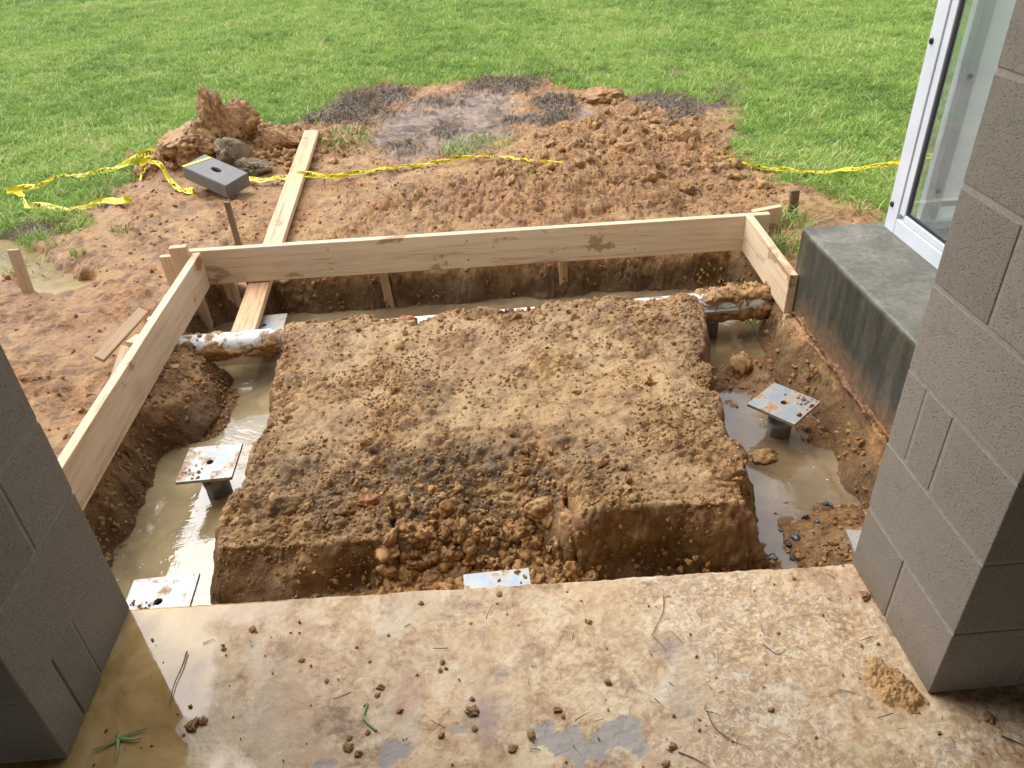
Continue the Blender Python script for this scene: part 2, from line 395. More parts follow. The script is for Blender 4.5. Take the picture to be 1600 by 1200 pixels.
def slab_material():
    m = NT('muddy_concrete')
    big = m.noise(2.1, 7, .62, .6); mid = m.noise(9, 8, .66, .7); fine = m.noise(60, 7, .72); speck = m.noise(230, 4, .7)
    lea = m.noise(34, 6, .68, 1.1); scf = m.math('MULTIPLY', m.attr('scuff'), m.ramp(m.noise(2.6, 5, .6, .5), [(.42, .15), (.56, 1.0)]))
    v = m.math('ADD', m.math('MULTIPLY', mid, .50), m.math('ADD', m.math('MULTIPLY', fine, .28), m.math('MULTIPLY', lea, .22)))
    c = m.ramp(v, [(.39, (.20, .118, .054)), (.45, (.38, .247, .128)), (.495, (.52, .37, .215)), (.54, (.61, .475, .305)), (.61, (.67, .585, .44))])
    c = m.mix(m.ramp(big, [(.42, 0.0), (.60, .75)]), c, m.mix(1.0, c, (.92, .80, .66), 'MULTIPLY'))
    c = m.mix(m.ramp(m.noise(3.1, 7, .68, .7), [(.55, 0.0), (.64, .5)]), c, (.56, .49, .385))
    c = m.mix(m.ramp(m.noise(3.7, 6, .6, .8), [(.54, 0.0), (.64, .45)]), c, (.42, .26, .17))
    sc = m.math('MULTIPLY', scf, m.ramp(lea, [(.43, .0), (.49, .70), (.53, .0)]))
    smr = m.ramp(m.noise(5, 6, .6, .4, co=m.map((1.0, .35, 1), (0, 0, 0))), [(.50, 0.0), (.58, .5), (.66, .15)])
    c = m.mix(smr, c, (.50, .345, .19))
    c = m.mix(sc, c, (.27, .165, .085))
    sc2 = m.math('MULTIPLY', scf, m.ramp(m.noise(48, 6, .7, 1.4), [(.52, .0), (.58, .6)]))
    c = m.mix(sc2, c, (.66, .58, .46))
    # clean grey concrete showing in sharp patches
    c = m.mix(m.math('MULTIPLY', m.attr('bare'), .92), c, m.mix(mid, (.26, .235, .20), (.34, .31, .27)))
    c = m.mix(m.math('MULTIPLY', m.attr('purple'), .7), c, (.24, .19, .20))
    # standing brown water along the left pier
    wet = m.attr('wet')
    wc = m.ramp(m.noise(5, 6, .6, .7), [(.32, (.22, .125, .042)), (.5, (.40, .255, .095)), (.68, (.54, .385, .185))])
    c = m.mix(m.math('MULTIPLY', wet, .95), c, wc)
    c = m.mix(m.ramp(speck, [(.27, .7), (.34, 0.0)]), c, (.12, .07, .04))
    film = m.attr('film')
    c = m.mix(m.math('MULTIPLY', film, m.math('SUBTRACT', .55, m.math('MULTIPLY', wet, .55), True)), c, m.mix(1.0, c, (.50, .45, .42), 'MULTIPLY'))
    rough = m.math('SUBTRACT', m.ramp(mid, [(.35, .50), (.65, .68)]), m.math('ADD', m.math('MULTIPLY', film, .16), m.math('MULTIPLY', wet, .40)), True)
    m.set(Base_Color=c, Roughness=m.math('MAXIMUM', rough, .03), Specular_IOR_Level=.55)
    h = m.math('ADD', m.math('MULTIPLY', fine, .7), m.math('MULTIPLY', m.noise(24, 7, .7, .8), .9))
    n = m.t.nodes.new('ShaderNodeBump'); m.put(n.inputs['Height'], h); n.inputs['Distance'].default_value = .009
    m.put(n.inputs['Strength'], m.math('MULTIPLY', m.math('SUBTRACT', 1.0, m.math('MULTIPLY', wet, 1.0), True), .6))
    m.set(Normal=n.outputs[0])
    return m.m
M['slab'] = slab_material()

def water_material(name, lo, mid_, hi, spec=.8, rough=.02):
    m = NT(name)
    a = m.noise(1.8, 4, .5, .4); b = m.noise(7, 5, .6, .5)
    c = m.ramp(m.math('ADD', m.math('MULTIPLY', a, .6), m.math('MULTIPLY', b, .4)), [(.36, lo), (.5, mid_), (.62, hi)])
    rip = m.ramp(m.noise(4, 5, .6, .5), [(.46, 0.0), (.6, 1.0)])
    h = m.math('MULTIPLY', m.noise(16, 4, .6, 1.2), rip)
    m.set(Base_Color=c, Roughness=rough, IOR=1.55 if spec > .5 else 1.33, Specular_IOR_Level=spec, Normal=m.bump(h, .16, .01))
    return m.m
M['water'] = water_material('pale_muddy_water', (.20, .155, .085), (.34, .26, .135), (.46, .36, .19), 1.0)
M['pond'] = water_material('yellow_pond_water', (.20, .15, .07), (.30, .22, .105), (.38, .28, .14), .25, .12)
M['brown_water'] = water_material('brown_muddy_water', (.12, .082, .042), (.19, .13, .068), (.27, .195, .105), 1.0)


def ledge_material():
    m = NT('damp_mossy_concrete')
    n = m.noise(4, 7, .62, .3); f = m.noise(40, 6, .7); st = m.noise(3, 6, .65, .3, co=m.map((6, 6, .9)))
    g = m.t.nodes.new('ShaderNodeNewGeometry'); sp = m.t.nodes.new('ShaderNodeSeparateXYZ'); m.put(sp.inputs[0], g.outputs['Position'])
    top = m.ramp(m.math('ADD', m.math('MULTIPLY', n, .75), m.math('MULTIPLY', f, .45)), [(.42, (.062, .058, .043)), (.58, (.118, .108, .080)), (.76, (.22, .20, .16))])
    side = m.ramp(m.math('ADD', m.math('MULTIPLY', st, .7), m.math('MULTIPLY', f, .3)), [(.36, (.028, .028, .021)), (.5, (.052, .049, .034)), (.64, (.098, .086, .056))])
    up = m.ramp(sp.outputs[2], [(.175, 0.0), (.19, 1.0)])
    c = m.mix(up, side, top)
    lowz = m.math('ADD', sp.outputs[2], m.math('MULTIPLY', m.math('SUBTRACT', n, .5), .3))
    lo = m.ramp(m.math('ADD', lowz, .25), [(.02, .95), (.20, 0.0)])
    c = m.mix(lo, c, m.ramp(f, [(.35, (.13, .075, .035)), (.65, (.28, .16, .085))]))
    m.set(Base_Color=c, Roughness=m.ramp(n, [(.35, .42), (.65, .62)]), Normal=m.bump(f, .35, .003))
    return m.m
M['ledge'] = ledge_material()

def pvc_material(name='muddy_pvc', lo=.50, hi=.58):
    m = NT(name); n = m.noise(13, 7, .7, .4)
    mud = m.ramp(n, [(lo, 0.0), (hi, 1.0)])
    c = m.mix(mud, m.mix(m.noise(4, 4), (.72, .70, .64), (.80, .79, .75)), m.ramp(m.noise(50, 5), [(.35, (.16, .085, .035)), (.65, (.36, .22, .10))]))
    m.set(Base_Color=c, Roughness=m.mix(mud, (.3, .3, .3), (.7, .7, .7)), Normal=m.bump(mud, .4, .003)); return m.m
M['pvc'] = pvc_material()
M['pvc_muddy'] = pvc_material('very_muddy_pvc', .40, .50)

def zinc_material(name, lo, hi, tone=(1, 1, 1)):
    m = NT(name); off = m.math('MULTIPLY', m.rand(), 23.0)
    n4 = m.t.nodes.new('ShaderNodeTexNoise'); n4.noise_dimensions = '4D'; m.put(n4.inputs['Vector'], m.co); m.put(n4.inputs['W'], off)
    n4.inputs['Scale'].default_value = 15; n4.inputs['Detail'].default_value = 7; n4.inputs['Roughness'].default_value = .62
    mud = m.ramp(n4.outputs[0], [(lo, 0.0), (hi, 1.0)])
    sp = m.voro(60, out='Color')
    z = m.mix(.25, m.mix(m.noise(12, 5), (.47, .52, .55), (.62, .66, .68)), sp, 'SOFT_LIGHT')
    z = m.mix(1.0, z, tone, 'MULTIPLY')
    thin = m.ramp(n4.outputs[0], [(lo - .12, 0.0), (lo, .45)])
    z = m.mix(thin, z, (.50, .38, .25))
    c = m.mix(mud, z, m.ramp(m.noise(70, 5), [(.35, (.20, .10, .04)), (.65, (.42, .25, .12))]))
    m.set(Base_Color=c, Metallic=m.mix(mud, (.45, .45, .45), (0, 0, 0)), Roughness=m.mix(mud, (.42, .42, .42), (.75, .75, .75)), Normal=m.bump(mud, .35, .003)); return m.m
M['zinc'] = zinc_material('galvanised_plate', .515, .61, (.52, .56, .585))
M['zinc_post'] = zinc_material('galvanised_post', .62, .72, (.42, .43, .42))
M['white'] = None
def white_paint():
    m = NT('white_window_frame'); n = m.noise(5, 5, .6)
    c = m.ramp(n, [(.35, (.58, .605, .64)), (.65, (.66, .68, .71))])
    c = m.mix(m.ramp(m.noise(30, 6, .7), [(.66, 0.0), (.75, .5)]), c, (.42, .38, .32))
    m.set(Base_Color=c, Roughness=.35); return m.m
M['white'] = white_paint()
def panel_material():
    m = NT('white_vinyl_panel'); m.set(Base_Color=(.76, .78, .78), Roughness=.45)
    tr = m.t.nodes.new('ShaderNodeBsdfTranslucent'); tr.inputs[0].default_value = (.80, .82, .82, 1)
    mx = m.t.nodes.new('ShaderNodeMixShader'); mx.inputs[0].default_value = .6
    m.t.links.new(m.p.outputs[0], mx.inputs[1]); m.t.links.new(tr.outputs[0], mx.inputs[2]); m.t.links.new(mx.outputs[0], m.out.inputs[0]); return m.m
M['panel_white'] = panel_material()
M['gasket'] = simple('black_gasket', (.02, .02, .02), .5)
M['cap_hole_black'] = simple('black_cap_and_hole', (.012, .012, .012), .4)
M['screw'] = simple('dull_screw', (.18, .17, .16), .4, Metallic=.7)
def glass_material():
    m = NT('window_glass')
    n = m.ramp(m.noise(35, 6, .75), [(.56, 0.0), (.72, .35)])
    m.set(Base_Color=(.86, .93, .90), Roughness=.0, IOR=1.45, Transmission_Weight=1.0)
    d = m.t.nodes.new('ShaderNodeBsdfDiffuse'); d.inputs[0].default_value = (.6, .6, .57, 1)
    g = m.t.nodes.new('ShaderNodeNewGeometry'); sp = m.t.nodes.new('ShaderNodeSeparateXYZ'); m.put(sp.inputs[0], g.outputs['Position'])
    low = m.ramp(sp.outputs[2], [(.28, 1.0), (.52, .12)])
    mx = m.t.nodes.new('ShaderNodeMixShader'); m.put(mx.inputs[0], m.math('ADD', m.math('MULTIPLY', n, low), .07))
    m.t.links.new(m.p.outputs[0], mx.inputs[1]); m.t.links.new(d.outputs[0], mx.inputs[2]); m.t.links.new(mx.outputs[0], m.out.inputs[0])
    return m.m
M['glass'] = glass_material()
def grey_block():
    m = NT('grey_concrete_block'); n = m.noise(30, 6, .7); b = m.noise(6, 5, .6)
    c = m.mix(b, (.085, .082, .075), (.19, .18, .165))
    c = m.mix(m.ramp(m.noise(9, 6, .7, .4), [(.56, 0.0), (.68, .75)]), c, (.30, .17, .09))
    m.set(Base_Color=c, Roughness=.5, Normal=m.bump(n, .4, .003)); return m.m
M['cap'] = grey_block()
M['tape'] = simple('yellow_tape', (.74, .62, .01), .35)
M['ink'] = simple('black_ink', (.015, .014, .012), .5)
M['stone'] = None
def stone_material():
    m = NT('dark_wet_stone'); n = m.noise(25, 5, .65)
    m.set(Base_Color=m.ramp(n, [(.35, (.018, .02, .024)), (.7, (.09, .10, .115))]), Roughness=.28); return m.m
M['stone'] = stone_material()
def grass_material():
    m = NT('grass_blades')
    t = m.attr('tone', 'INSTANCER'); h = m.attr('tip')
    c = m.ramp(t, [(0.0, (.085, .18, .028)), (.30, (.185, .34, .050)), (.60, (.32, .50, .085)), (.88, (.46, .57, .14)), (1.0, (.58, .52, .26))])
    c = m.mix(m.math('MULTIPLY', h, .35), c, (.50, .58, .20))
    m.set(Base_Color=c, Roughness=.5, Specular_IOR_Level=.35)
    tr = m.t.nodes.new('ShaderNodeBsdfTranslucent'); m.put(tr.inputs[0], c)
    mx = m.t.nodes.new('ShaderNodeMixShader'); mx.inputs[0].default_value = .3
    m.t.links.new(m.p.outputs[0], mx.inputs[1]); m.t.links.new(tr.outputs[0], mx.inputs[2]); m.t.links.new(mx.outputs[0], m.out.inputs[0])
    return m.m
M['grass'] = grass_material()
def straw_material():
    m = NT('dead_grass'); r = m.rand(); t = m.attr('tone', 'INSTANCER')
    m.set(Base_Color=m.ramp(t, [(0, (.07, .042, .022)), (.6, (.24, .155, .075)), (1, (.45, .34, .19))]), Roughness=.6); return m.m
M['straw'] = straw_material()
M['twig'] = simple('brown_twig', (.11, .07, .045), .6)
M['sprig'] = simple('green_sprig', (.20, .28, .09), .5)
M['inner'] = simple('interior_paint', (.15, .14, .125), .8)
M['ceil'] = simple('ceiling_board', (.34, .33, .31), .8)
M['render'] = simple('house_wall_paint', (.23, .205, .175), .8)

# ------------------------------------------------------------------ object helpers
def link(o):
    COL.objects.link(o); return o
def mesh_obj(name, V, F, mat, parent=None, smooth_=False):
    me = bpy.data.meshes.new(name)
    me.from_pydata([tuple(v) for v in V], [], [tuple(f) for f in F]); me.update()
    if mat: me.materials.append(mat)
    if smooth_: me.shade_smooth()
    o = link(bpy.data.objects.new(name, me))
    if parent: o.parent = parent
    return o
def bm_obj(name, bm, mat, parent=None, smooth_=False):
    me = bpy.data.meshes.new(name); bm.to_mesh(me); bm.free()
    if mat: me.materials.append(mat)
    if smooth_: me.shade_smooth()
    o = link(bpy.data.objects.new(name, me))
    if parent: o.parent = parent
    return o
def tag(o, label=None, cat=None, group=None, kind=None):
    if label: o['label'] = label
    if cat: o['category'] = cat
    if group: o['group'] = group
    if kind: o['kind'] = kind
    return o
def empty(name, loc=(0, 0, 0), rot=(0, 0, 0)):
    o = bpy.data.objects.new(name, None); o.location = loc; o.rotation_euler = rot; o.empty_display_size = .1
    return link(o)
def box_bm(x0, x1, y0, y1, z0, z1, bev=.002, seg=1, bm=None):
    b = bmesh.new()
    bmesh.ops.create_cube(b, size=1)
    for v in b.verts:
        v.co = Vector((x0 + (v.co.x + .5) * (x1 - x0), y0 + (v.co.y + .5) * (y1 - y0), z0 + (v.co.z + .5) * (z1 - z0)))
    if bev > 0:
        bmesh.ops.bevel(b, geom=b.edges[:], offset=bev, segments=seg, affect='EDGES', profile=.5)
    if bm is not None:
        me = bpy.data.meshes.new('tmp'); b.to_mesh(me); bm.from_mesh(me); bpy.data.meshes.remove(me); b.free(); return bm
    return b
def box(name, x0, x1, y0, y1, z0, z1, mat, parent=None, bev=.002, seg=1):
    return bm_obj(name, box_bm(x0, x1, y0, y1, z0, z1, bev, seg), mat, parent)
def bar(name, p0, p1, w, t, mat, up=(0, 0, 1), bev=.0015, parent=None, point=False):
    """a bar from p0 to p1: local x along it, t along 'up', w across"""
    p0, p1 = Vector(p0), Vector(p1); L = (p1 - p0).length
    X = (p1 - p0).normalized(); U = Vector(up); U = (U - X * U.dot(X)).normalized(); Y = U.cross(X)
    bm = box_bm(0, L, -w / 2, w / 2, -t / 2, t / 2, bev)
    nseg = max(2, int(L / .12))
    for k in range(1, nseg):
        bmesh.ops.bisect_plane(bm, geom=bm.verts[:] + bm.edges[:] + bm.faces[:], plane_co=(L * k / nseg, 0, 0), plane_no=(1, 0, 0))
    sd = random.random() * 50
    for v in bm.verts:                         # sawn timber is never perfectly straight
        f = v.co.x
        v.co.y += .0016 * math.sin(f * 2.1 + sd) + .0006 * math.sin(f * 9 + sd * 2)
        v.co.z += .0012 * math.sin(f * 1.7 + sd * 3)
        if point and v.co.x < .10:
            v.co.y *= max(.15, v.co.x / .10)
    o = bm_obj(name, bm, mat, parent)
    o.matrix_world = Matrix(((X.x, Y.x, U.x, p0.x), (X.y, Y.y, U.y, p0.y), (X.z, Y.z, U.z, p0.z), (0, 0, 0, 1)))
    return o

def lump_mesh(name, sub=3, seed=0, sq=(1, 1, .75), amp=.35, freq=1.3, fine=.0):
    bm = bmesh.new(); bmesh.ops.create_icosphere(bm, subdivisions=sub, radius=1)
    P = np.array([v.co[:] for v in bm.verts])
    d = amp * fbm(P[:, 0] * freq, P[:, 1] * freq, P[:, 2] * freq, seed, 3)
    d = d + fine * billow(P[:, 0] * freq * 3, P[:, 1] * freq * 3, P[:, 2] * freq * 3, seed + 4)
    if sub > 4:
        d = d + .35 * fine * billow(P[:, 0] * freq * 8, P[:, 1] * freq * 8, P[:, 2] * freq * 8, seed + 6) + .25 * fine * perlin(P[:, 0] * freq * 15, P[:, 1] * freq * 15, P[:, 2] * freq * 15, seed + 8)
    P = P * (1 + d)[:, None]
    # a few broken facets
    rg = np.random.default_rng(seed)
    for k in range(5):
        n = rg.normal(size=3); n /= np.linalg.norm(n); c = .72 + .2 * rg.random()
        ex = P @ n - c
        P = P - np.where(ex > 0, ex * .85, 0)[:, None] * n
    P = P * np.array(sq)
    for v, p in zip(bm.verts, P): v.co = p
    me = bpy.data.meshes.new(name); bm.to_mesh(me); bm.free(); me.shade_smooth()
    return me

def float_attr(me, name, arr):
    a = me.attributes.new(name, 'FLOAT', 'POINT'); a.data.foreach_set('value', np.asarray(arr, np.float32).ravel())
def vec_attr(me, name, arr):
    a = me.attributes.new(name, 'FLOAT_VECTOR', 'POINT'); a.data.foreach_set('vector', np.asarray(arr, np.float32).ravel())

def scatter(name, pts, rots, scales, tones, protos, kind='stuff', parent=None):
    """uncountable bits: one object whose points carry copies of a few prototype meshes"""
    me = bpy.data.meshes.new(name)
    me.vertices.add(len(pts)); me.vertices.foreach_set('co', np.asarray(pts, np.float32).ravel())
    vec_attr(me, 'rot', rots); vec_attr(me, 'scl', scales); float_attr(me, 'tn', tones)
    ia = me.attributes.new('pick', 'INT', 'POINT'); ia.data.foreach_set('value', RNG.integers(0, len(protos), len(pts)).astype(np.int32))
    o = link(bpy.data.objects.new(name, me))
    pc = bpy.data.collections.new(name + '_kinds')
    for k, pm in enumerate(protos):
        pc.objects.link(bpy.data.objects.new(f'{name}_kind', pm))
    ng = bpy.data.node_groups.new(name + '_nodes', 'GeometryNodeTree')
    ng.interface.new_socket('Geometry', in_out='INPUT', socket_type='NodeSocketGeometry')
    ng.interface.new_socket('Geometry', in_out='OUTPUT', socket_type='NodeSocketGeometry')
    N, L = ng.nodes, ng.links
    gi, go = N.new('NodeGroupInput'), N.new('NodeGroupOutput')
    ci = N.new('GeometryNodeCollectionInfo'); ci.inputs['Collection'].default_value = pc
    ci.inputs['Separate Children'].default_value = True; ci.inputs['Reset Children'].default_value = True
    ip = N.new('GeometryNodeInstanceOnPoints'); ip.inputs['Pick Instance'].default_value = True
    def nattr(nm, t):
        n = N.new('GeometryNodeInputNamedAttribute'); n.data_type = t; n.inputs['Name'].default_value = nm; return n.outputs['Attribute']
    L.new(gi.outputs[0], ip.inputs['Points']); L.new(ci.outputs[0], ip.inputs['Instance'])
    L.new(nattr('pick', 'INT'), ip.inputs['Instance Index'])
    er = N.new('FunctionNodeEulerToRotation'); L.new(nattr('rot', 'FLOAT_VECTOR'), er.inputs[0]); L.new(er.outputs[0], ip.inputs['Rotation'])
    L.new(nattr('scl', 'FLOAT_VECTOR'), ip.inputs['Scale'])
    st = N.new('GeometryNodeStoreNamedAttribute'); st.data_type = 'FLOAT'; st.domain = 'INSTANCE'; st.inputs['Name'].default_value = 'tone'
    L.new(ip.outputs[0], st.inputs['Geometry']); L.new(nattr('tn', 'FLOAT'), st.inputs['Value'])
    L.new(st.outputs[0], go.inputs[0])
    md = o.modifiers.new('copies', 'NODES'); md.node_group = ng
    o['kind'] = kind
    if parent: o.parent = parent
    return o

# ------------------------------------------------------------------ ground: one sheet, fine in the pit, coarse towards the horizon
def lines(segs):
    out = []
    for a, b, s in segs:
        n = max(1, int(round((b - a) / s))); out += list(np.linspace(a, b, n, endpoint=False))
    return np.array(out + [segs[-1][1]])
gx = lines([(-400, -60, 85), (-60, -12, 12), (-12, -5, .8), (-5, -2.6, .03), (-2.6, -1.56, .0125), (-1.56, -1.12, .0055), (-1.12, -.74, .0045), (-.74, .74, .0058), (.74, 1.0, .0045), (1.0, 1.25, .007), (1.25, 1.5, .0045), (1.5, 2.8, .0125), (2.8, 5, .05), (5, 12, .8), (12, 60, 12), (60, 400, 85)])
gy = lines([(-200, -20, 45), (-20, -2, 4), (-2, 1.25, .4), (1.25, 1.5, .009), (1.5, 2.0, .0038), (2.0, 3.15, .0062), (3.15, 3.62, .009), (3.62, 3.86, .0042), (3.86, 5.2, .0125), (5.2, 8.2, .015), (8.2, 11, .08), (11, 24, .8), (24, 60, 9), (60, 600, 90)])
NX, NY = len(gx), len(gy)
X2, Y2 = np.meshgrid(gx, gy)
T = base_height(X2, Y2)
Z2 = T['z']
# normals of the smooth form
dzx = np.gradient(Z2, axis=1) / np.gradient(X2, axis=1); dzy = np.gradient(Z2, axis=0) / np.gradient(Y2, axis=0)
nrm = np.stack([-dzx, -dzy, np.ones_like(Z2)], -1); nrm /= np.linalg.norm(nrm, axis=-1)[..., None]
steep = 1 - nrm[..., 2]
near = (X2 > -5.2) & (X2 < 5.2) & (Y2 > 1.0) & (Y2 < 11.2)
a, b, c = X2[near], Y2[near], Z2[near]; Zn = c
g = {k: v[near] for k, v in T.items()}
mudm = smooth(-.05, .12, g['mud'])
onm = smooth(.0, .06, g['mound'])
l1 = billow(a * 11, b * 11, c * 11, 20); l2 = billow(a * 27, b * 27, c * 27, 21); l3 = billow(a * 62, b * 62, c * 62, 22); l4 = perlin(a * 120, b * 120, c * 120, 23)
lo = fbm(a * 5, b * 5, c * 5, 24, 3)
gran = smooth(-.15, .35, perlin(a * 3.3, b * 3.3, 0, 30) + .5 * perlin(a * 8, b * 8, 0, 31))         # where the surface is crumbly rather than trodden flat
gr = np.zeros_like(a); sel = mudm + g['inpit'] > .02
gr1 = grains(a[sel], b[sel], .052, 3, .55); gr2 = grains(a[sel], b[sel], .026, 4, .75); gr3 = grains(a[sel], b[sel], .014, 5, .85)
G1, G2, G3 = gr.copy(), gr.copy(), gr.copy(); G1[sel], G2[sel], G3[sel] = gr1, gr2, gr3
rim = np.clip(gauss(a, b, -.3, 1.98, .6, .20) + .9 * gauss(a, b, .1, 1.9, .35, .16) + .6 * gauss(a, b, 0, 3.05, 1.0, .08) + .6 * smooth(.72, .88, a) , 0, 1)
gm_ = np.clip(.08 + .95 * gran ** 1.5 + .7 * rim, 0, 1.25); sp3 = smooth(-.3, .5, perlin(a * 6, b * 6, 0, 46))
l5 = billow(a * 17, b * 21, c * 17, 47)
d_mound = .012 * lo + .007 * l1 + .009 * l5 * (.4 + gm_) + .005 * l2 + gm_ * (.005 * l3 + .026 * G2 * (.35 + .6 * sp3) + .014 * G3 * .85) + (rim * .95 + .22 * sp3) * .052 * G1 * .48 + .0015 * l4
l0 = billow(a * 4.6, b * 4.6, c * 4.6, 26)
d_out = .014 * lo + .010 * l0 + (.40 + .60 * gran) * (.012 * l1 + .011 * l2 + .006 * l3 + .026 * G2 * .65 + .014 * G3 * .5 + .052 * G1 * .34)
gr0 = grains(a, b, .11, 8, .75) * (g['rough'] > .01)
d_rough = .028 * lo + .022 * l1 + .014 * l2 + .006 * l3 + .11 * gr0 * .20 * smooth(-.2, .4, perlin(a * 2.6, b * 2.6, 0, 44)) + .034 * l0 + .052 * G1 * .38 + .026 * G2 * .36
d_out = d_out * (1 - g['rough']) + d_rough * g['rough']
d_out = d_out * (1 - .55 * g['pud']) * (1 - .7 * g['underp']) + g['top'] * (.016 * l2 + .010 * l3 + .052 * G1 * .5 + .026 * G2 * .4)
st = steep[near]
cutn = perlin(a * 7, b * 7, c * 2.5, 33); fac = np.round(cutn * 3.2) / 3.2
d_wall = .016 * lo + .022 * fac + .006 * cutn + (.008 * l1 + .008 * l2) * gran + .0035 * l3 + (.026 * G2 * .5 + .052 * G1 * .35) * gran * np.where(a < -1.05, 1.3, .5)
d_pit = np.where(g['mw'] > .5, d_mound, .006 * lo + .006 * l2 + .004 * l3 + (Zn > WATER_Z - .03) * (.026 * G2 * .4 + .052 * G1 * .22))
disp = np.where(g['inpit'], d_pit, d_out * mudm + .01 * lo * (1 - mudm))
disp = disp * (1 - smooth(.15, .5, st)) + d_wall * smooth(.15, .5, st)
D = np.zeros_like(Z2); D[near] = disp
P3 = np.stack([X2, Y2, Z2], -1) + nrm * D[..., None]
gm = bpy.data.meshes.new('ground')
nv = NX * NY
gm.vertices.add(nv); gm.vertices.foreach_set('co', P3.reshape(-1).astype(np.float32))
ii = (np.arange(NY - 1)[:, None] * NX + np.arange(NX - 1)[None, :]).ravel()
quads = np.stack([ii, ii + 1, ii + 1 + NX, ii + NX], 1)
gm.loops.add(quads.size); gm.loops.foreach_set('vertex_index', quads.ravel().astype(np.int32))
gm.polygons.add(len(quads)); gm.polygons.foreach_set('loop_start', np.arange(0, quads.size, 4).astype(np.int32))
gm.update(); gm.validate(); gm.shade_smooth()
far_lawn = np.where(near, 0, 1.0)
lawn_mask = np.where(near, smooth(.06, -.10, T['mud']), 1.0) * (1 - T['inpit'] * (np.abs(X2) < 2))
lawn_mask = np.where(near, lawn_mask * (1 - T['top']), lawn_mask)
redm = .45 * smooth(-1.0, -1.15, X2) * T['inpit'] + smooth(.1, .6, perlin(X2 * 1.7, Y2 * 1.7, 0, 40)) * .5 + .25 * smooth(-1.3, -1.8, X2) * (Y2 < 4.4) + .8 * T['mw'] * smooth(.35, .6, steep) * smooth(-.30, -.16, Z2)
cutm = smooth(.25, .6, steep) * T['inpit'] * np.where(T['mw'] > .02, smooth(-.19, -.27, Z2 + .04 * T['w1']), smooth(-.24, -.29, Z2 + .03 * T['w1']))
wetm = np.clip(.35 + .3 * cutm + .5 * T['pud'] + .5 * T['inpit'] * (Z2 < -.3), 0, 1)
crumbly = np.zeros_like(X2); crumbly[near] = np.clip(rim * 1.0, 0, 1) * g['mw'] * smooth(-.25, .35, perlin(a * 14, b * 14, 0, 35) + .6 * perlin(a * 5, b * 5, 0, 36) + .35 * (rim - .4))
trod = np.zeros_like(X2); trod[near] = np.clip(1 - gran - .6 * rim * g['mw'], 0, 1) * (1 - g['rough'] * .7) * (1 - smooth(.1, .4, st)) * np.where(g['inpit'], 1, .45)
float_attr(gm, 'crumbly', crumbly * .75); float_attr(gm, 'trod', trod); float_attr(gm, 'soaked', T['inpit'] * smooth(-.22, -.36, Z2 + .05 * T['w2']) * .9); float_attr(gm, 'outer', smooth(.02, -.10, T['bank']))
float_attr(gm, 'lawn', lawn_mask); float_attr(gm, 'red', np.clip(redm, 0, 1)); float_attr(gm, 'cut', np.clip(cutm * .85, 0, 1))
float_attr(gm, 'topsoil', np.clip(T['top'], 0, 1)); float_attr(gm, 'puddle', np.clip(T['pud'] * (1 - T['top']), 0, 1)); float_attr(gm, 'wet', wetm)
gm.materials.append(M['soil'])
ground = link(bpy.data.objects.new('ground', gm)); ground['kind'] = 'structure'

def bil(x, y):                               # final surface point under x, y
    j = np.clip(np.searchsorted(gx, x) - 1, 0, NX - 2); i = np.clip(np.searchsorted(gy, y) - 1, 0, NY - 2)
    return P3[i, j, 2] * .5 + P3[i + 1, j + 1, 2] * .5
def gz(x, y):
    return float(bil(np.array([x]), np.array([y]))[0])

# ------------------------------------------------------------------ water
def water_sheet(name, P, z, mat='water'):
    P = np.asarray(P); x0, y0 = P.min(0); x1, y1 = P.max(0)
    o = mesh_obj(name, [(x0, y0, z), (x1, y0, z), (x1, y1, z), (x0, y1, z)], [(0, 1, 2, 3)], M[mat])
    o['kind'] = 'structure'; return o
water_sheet('trench_water', [[-1.62, 1.2], [.30, 3.26]], WATER_Z)
water_sheet('trench_water', [[-1.62, 3.26], [1.52, 3.82]], WATER_Z, 'brown_water')
water_sheet('trench_water', [[.30, 1.2], [1.52, 3.26]], WATER_Z, 'brown_water')
water_sheet('pond_water', [[POND[:, 0].min() - .1, POND[:, 1].min() - .08], [POND[:, 0].max() + .1, POND[:, 1].max() + .05]], GZ - .045, 'pond')
water_sheet('puddle_water', [[PUDDLE[:, 0].min() - .1, PUDDLE[:, 1].min() - .1], [PUDDLE2[:, 0].max() + .1, PUDDLE[:, 1].max() + .1]], GZ - .066, 'brown_water')

# ------------------------------------------------------------------ concrete slab of the doorway, with its mud film
def edge_y(x):
    return 1.394 - (x + .961) * .032
sx = lines([(-4.2, -1.3, .6), (-1.3, 1.5, .006), (1.5, 4.2, .6)]); sy = lines([(-9.2, .5, .5), (.5, .82, .01), (.82, 1.0, .0045), (1.0, 1.40, .005)])
XS, YS = np.meshgrid(sx, sy)
YE = edge_y(XS) + .004 * perlin(XS * 9, XS * 0, 0, 60) + .003 * perlin(XS * 40, XS * 0, 0, 61) - .010 * np.clip(perlin(XS * 6, XS * 0, 0, 62) - .3, 0, 1)
YS = np.where(YS > 1.0, 1.0 + (YS - 1.0) / .40 * (YE - 1.0), YS)
wet_n = fbm(XS * 3, YS * 3, 0, 63, 4)
wet = smooth(.10, -.10, XS + .60 + .22 * wet_n + .25 * (YS - 1.0) + .05 * fbm(XS * 14, YS * 14, 0, 64, 3))
scuff = smooth(-.1, .5, XS + .25 * wet_n)
film = np.clip(wet + smooth(.1, -.45, XS + .3 * wet_n) * .55 + smooth(.35, .45, fbm(XS * 2.5, YS * 2.5, 0, 65, 4)) * .5, 0, 1)
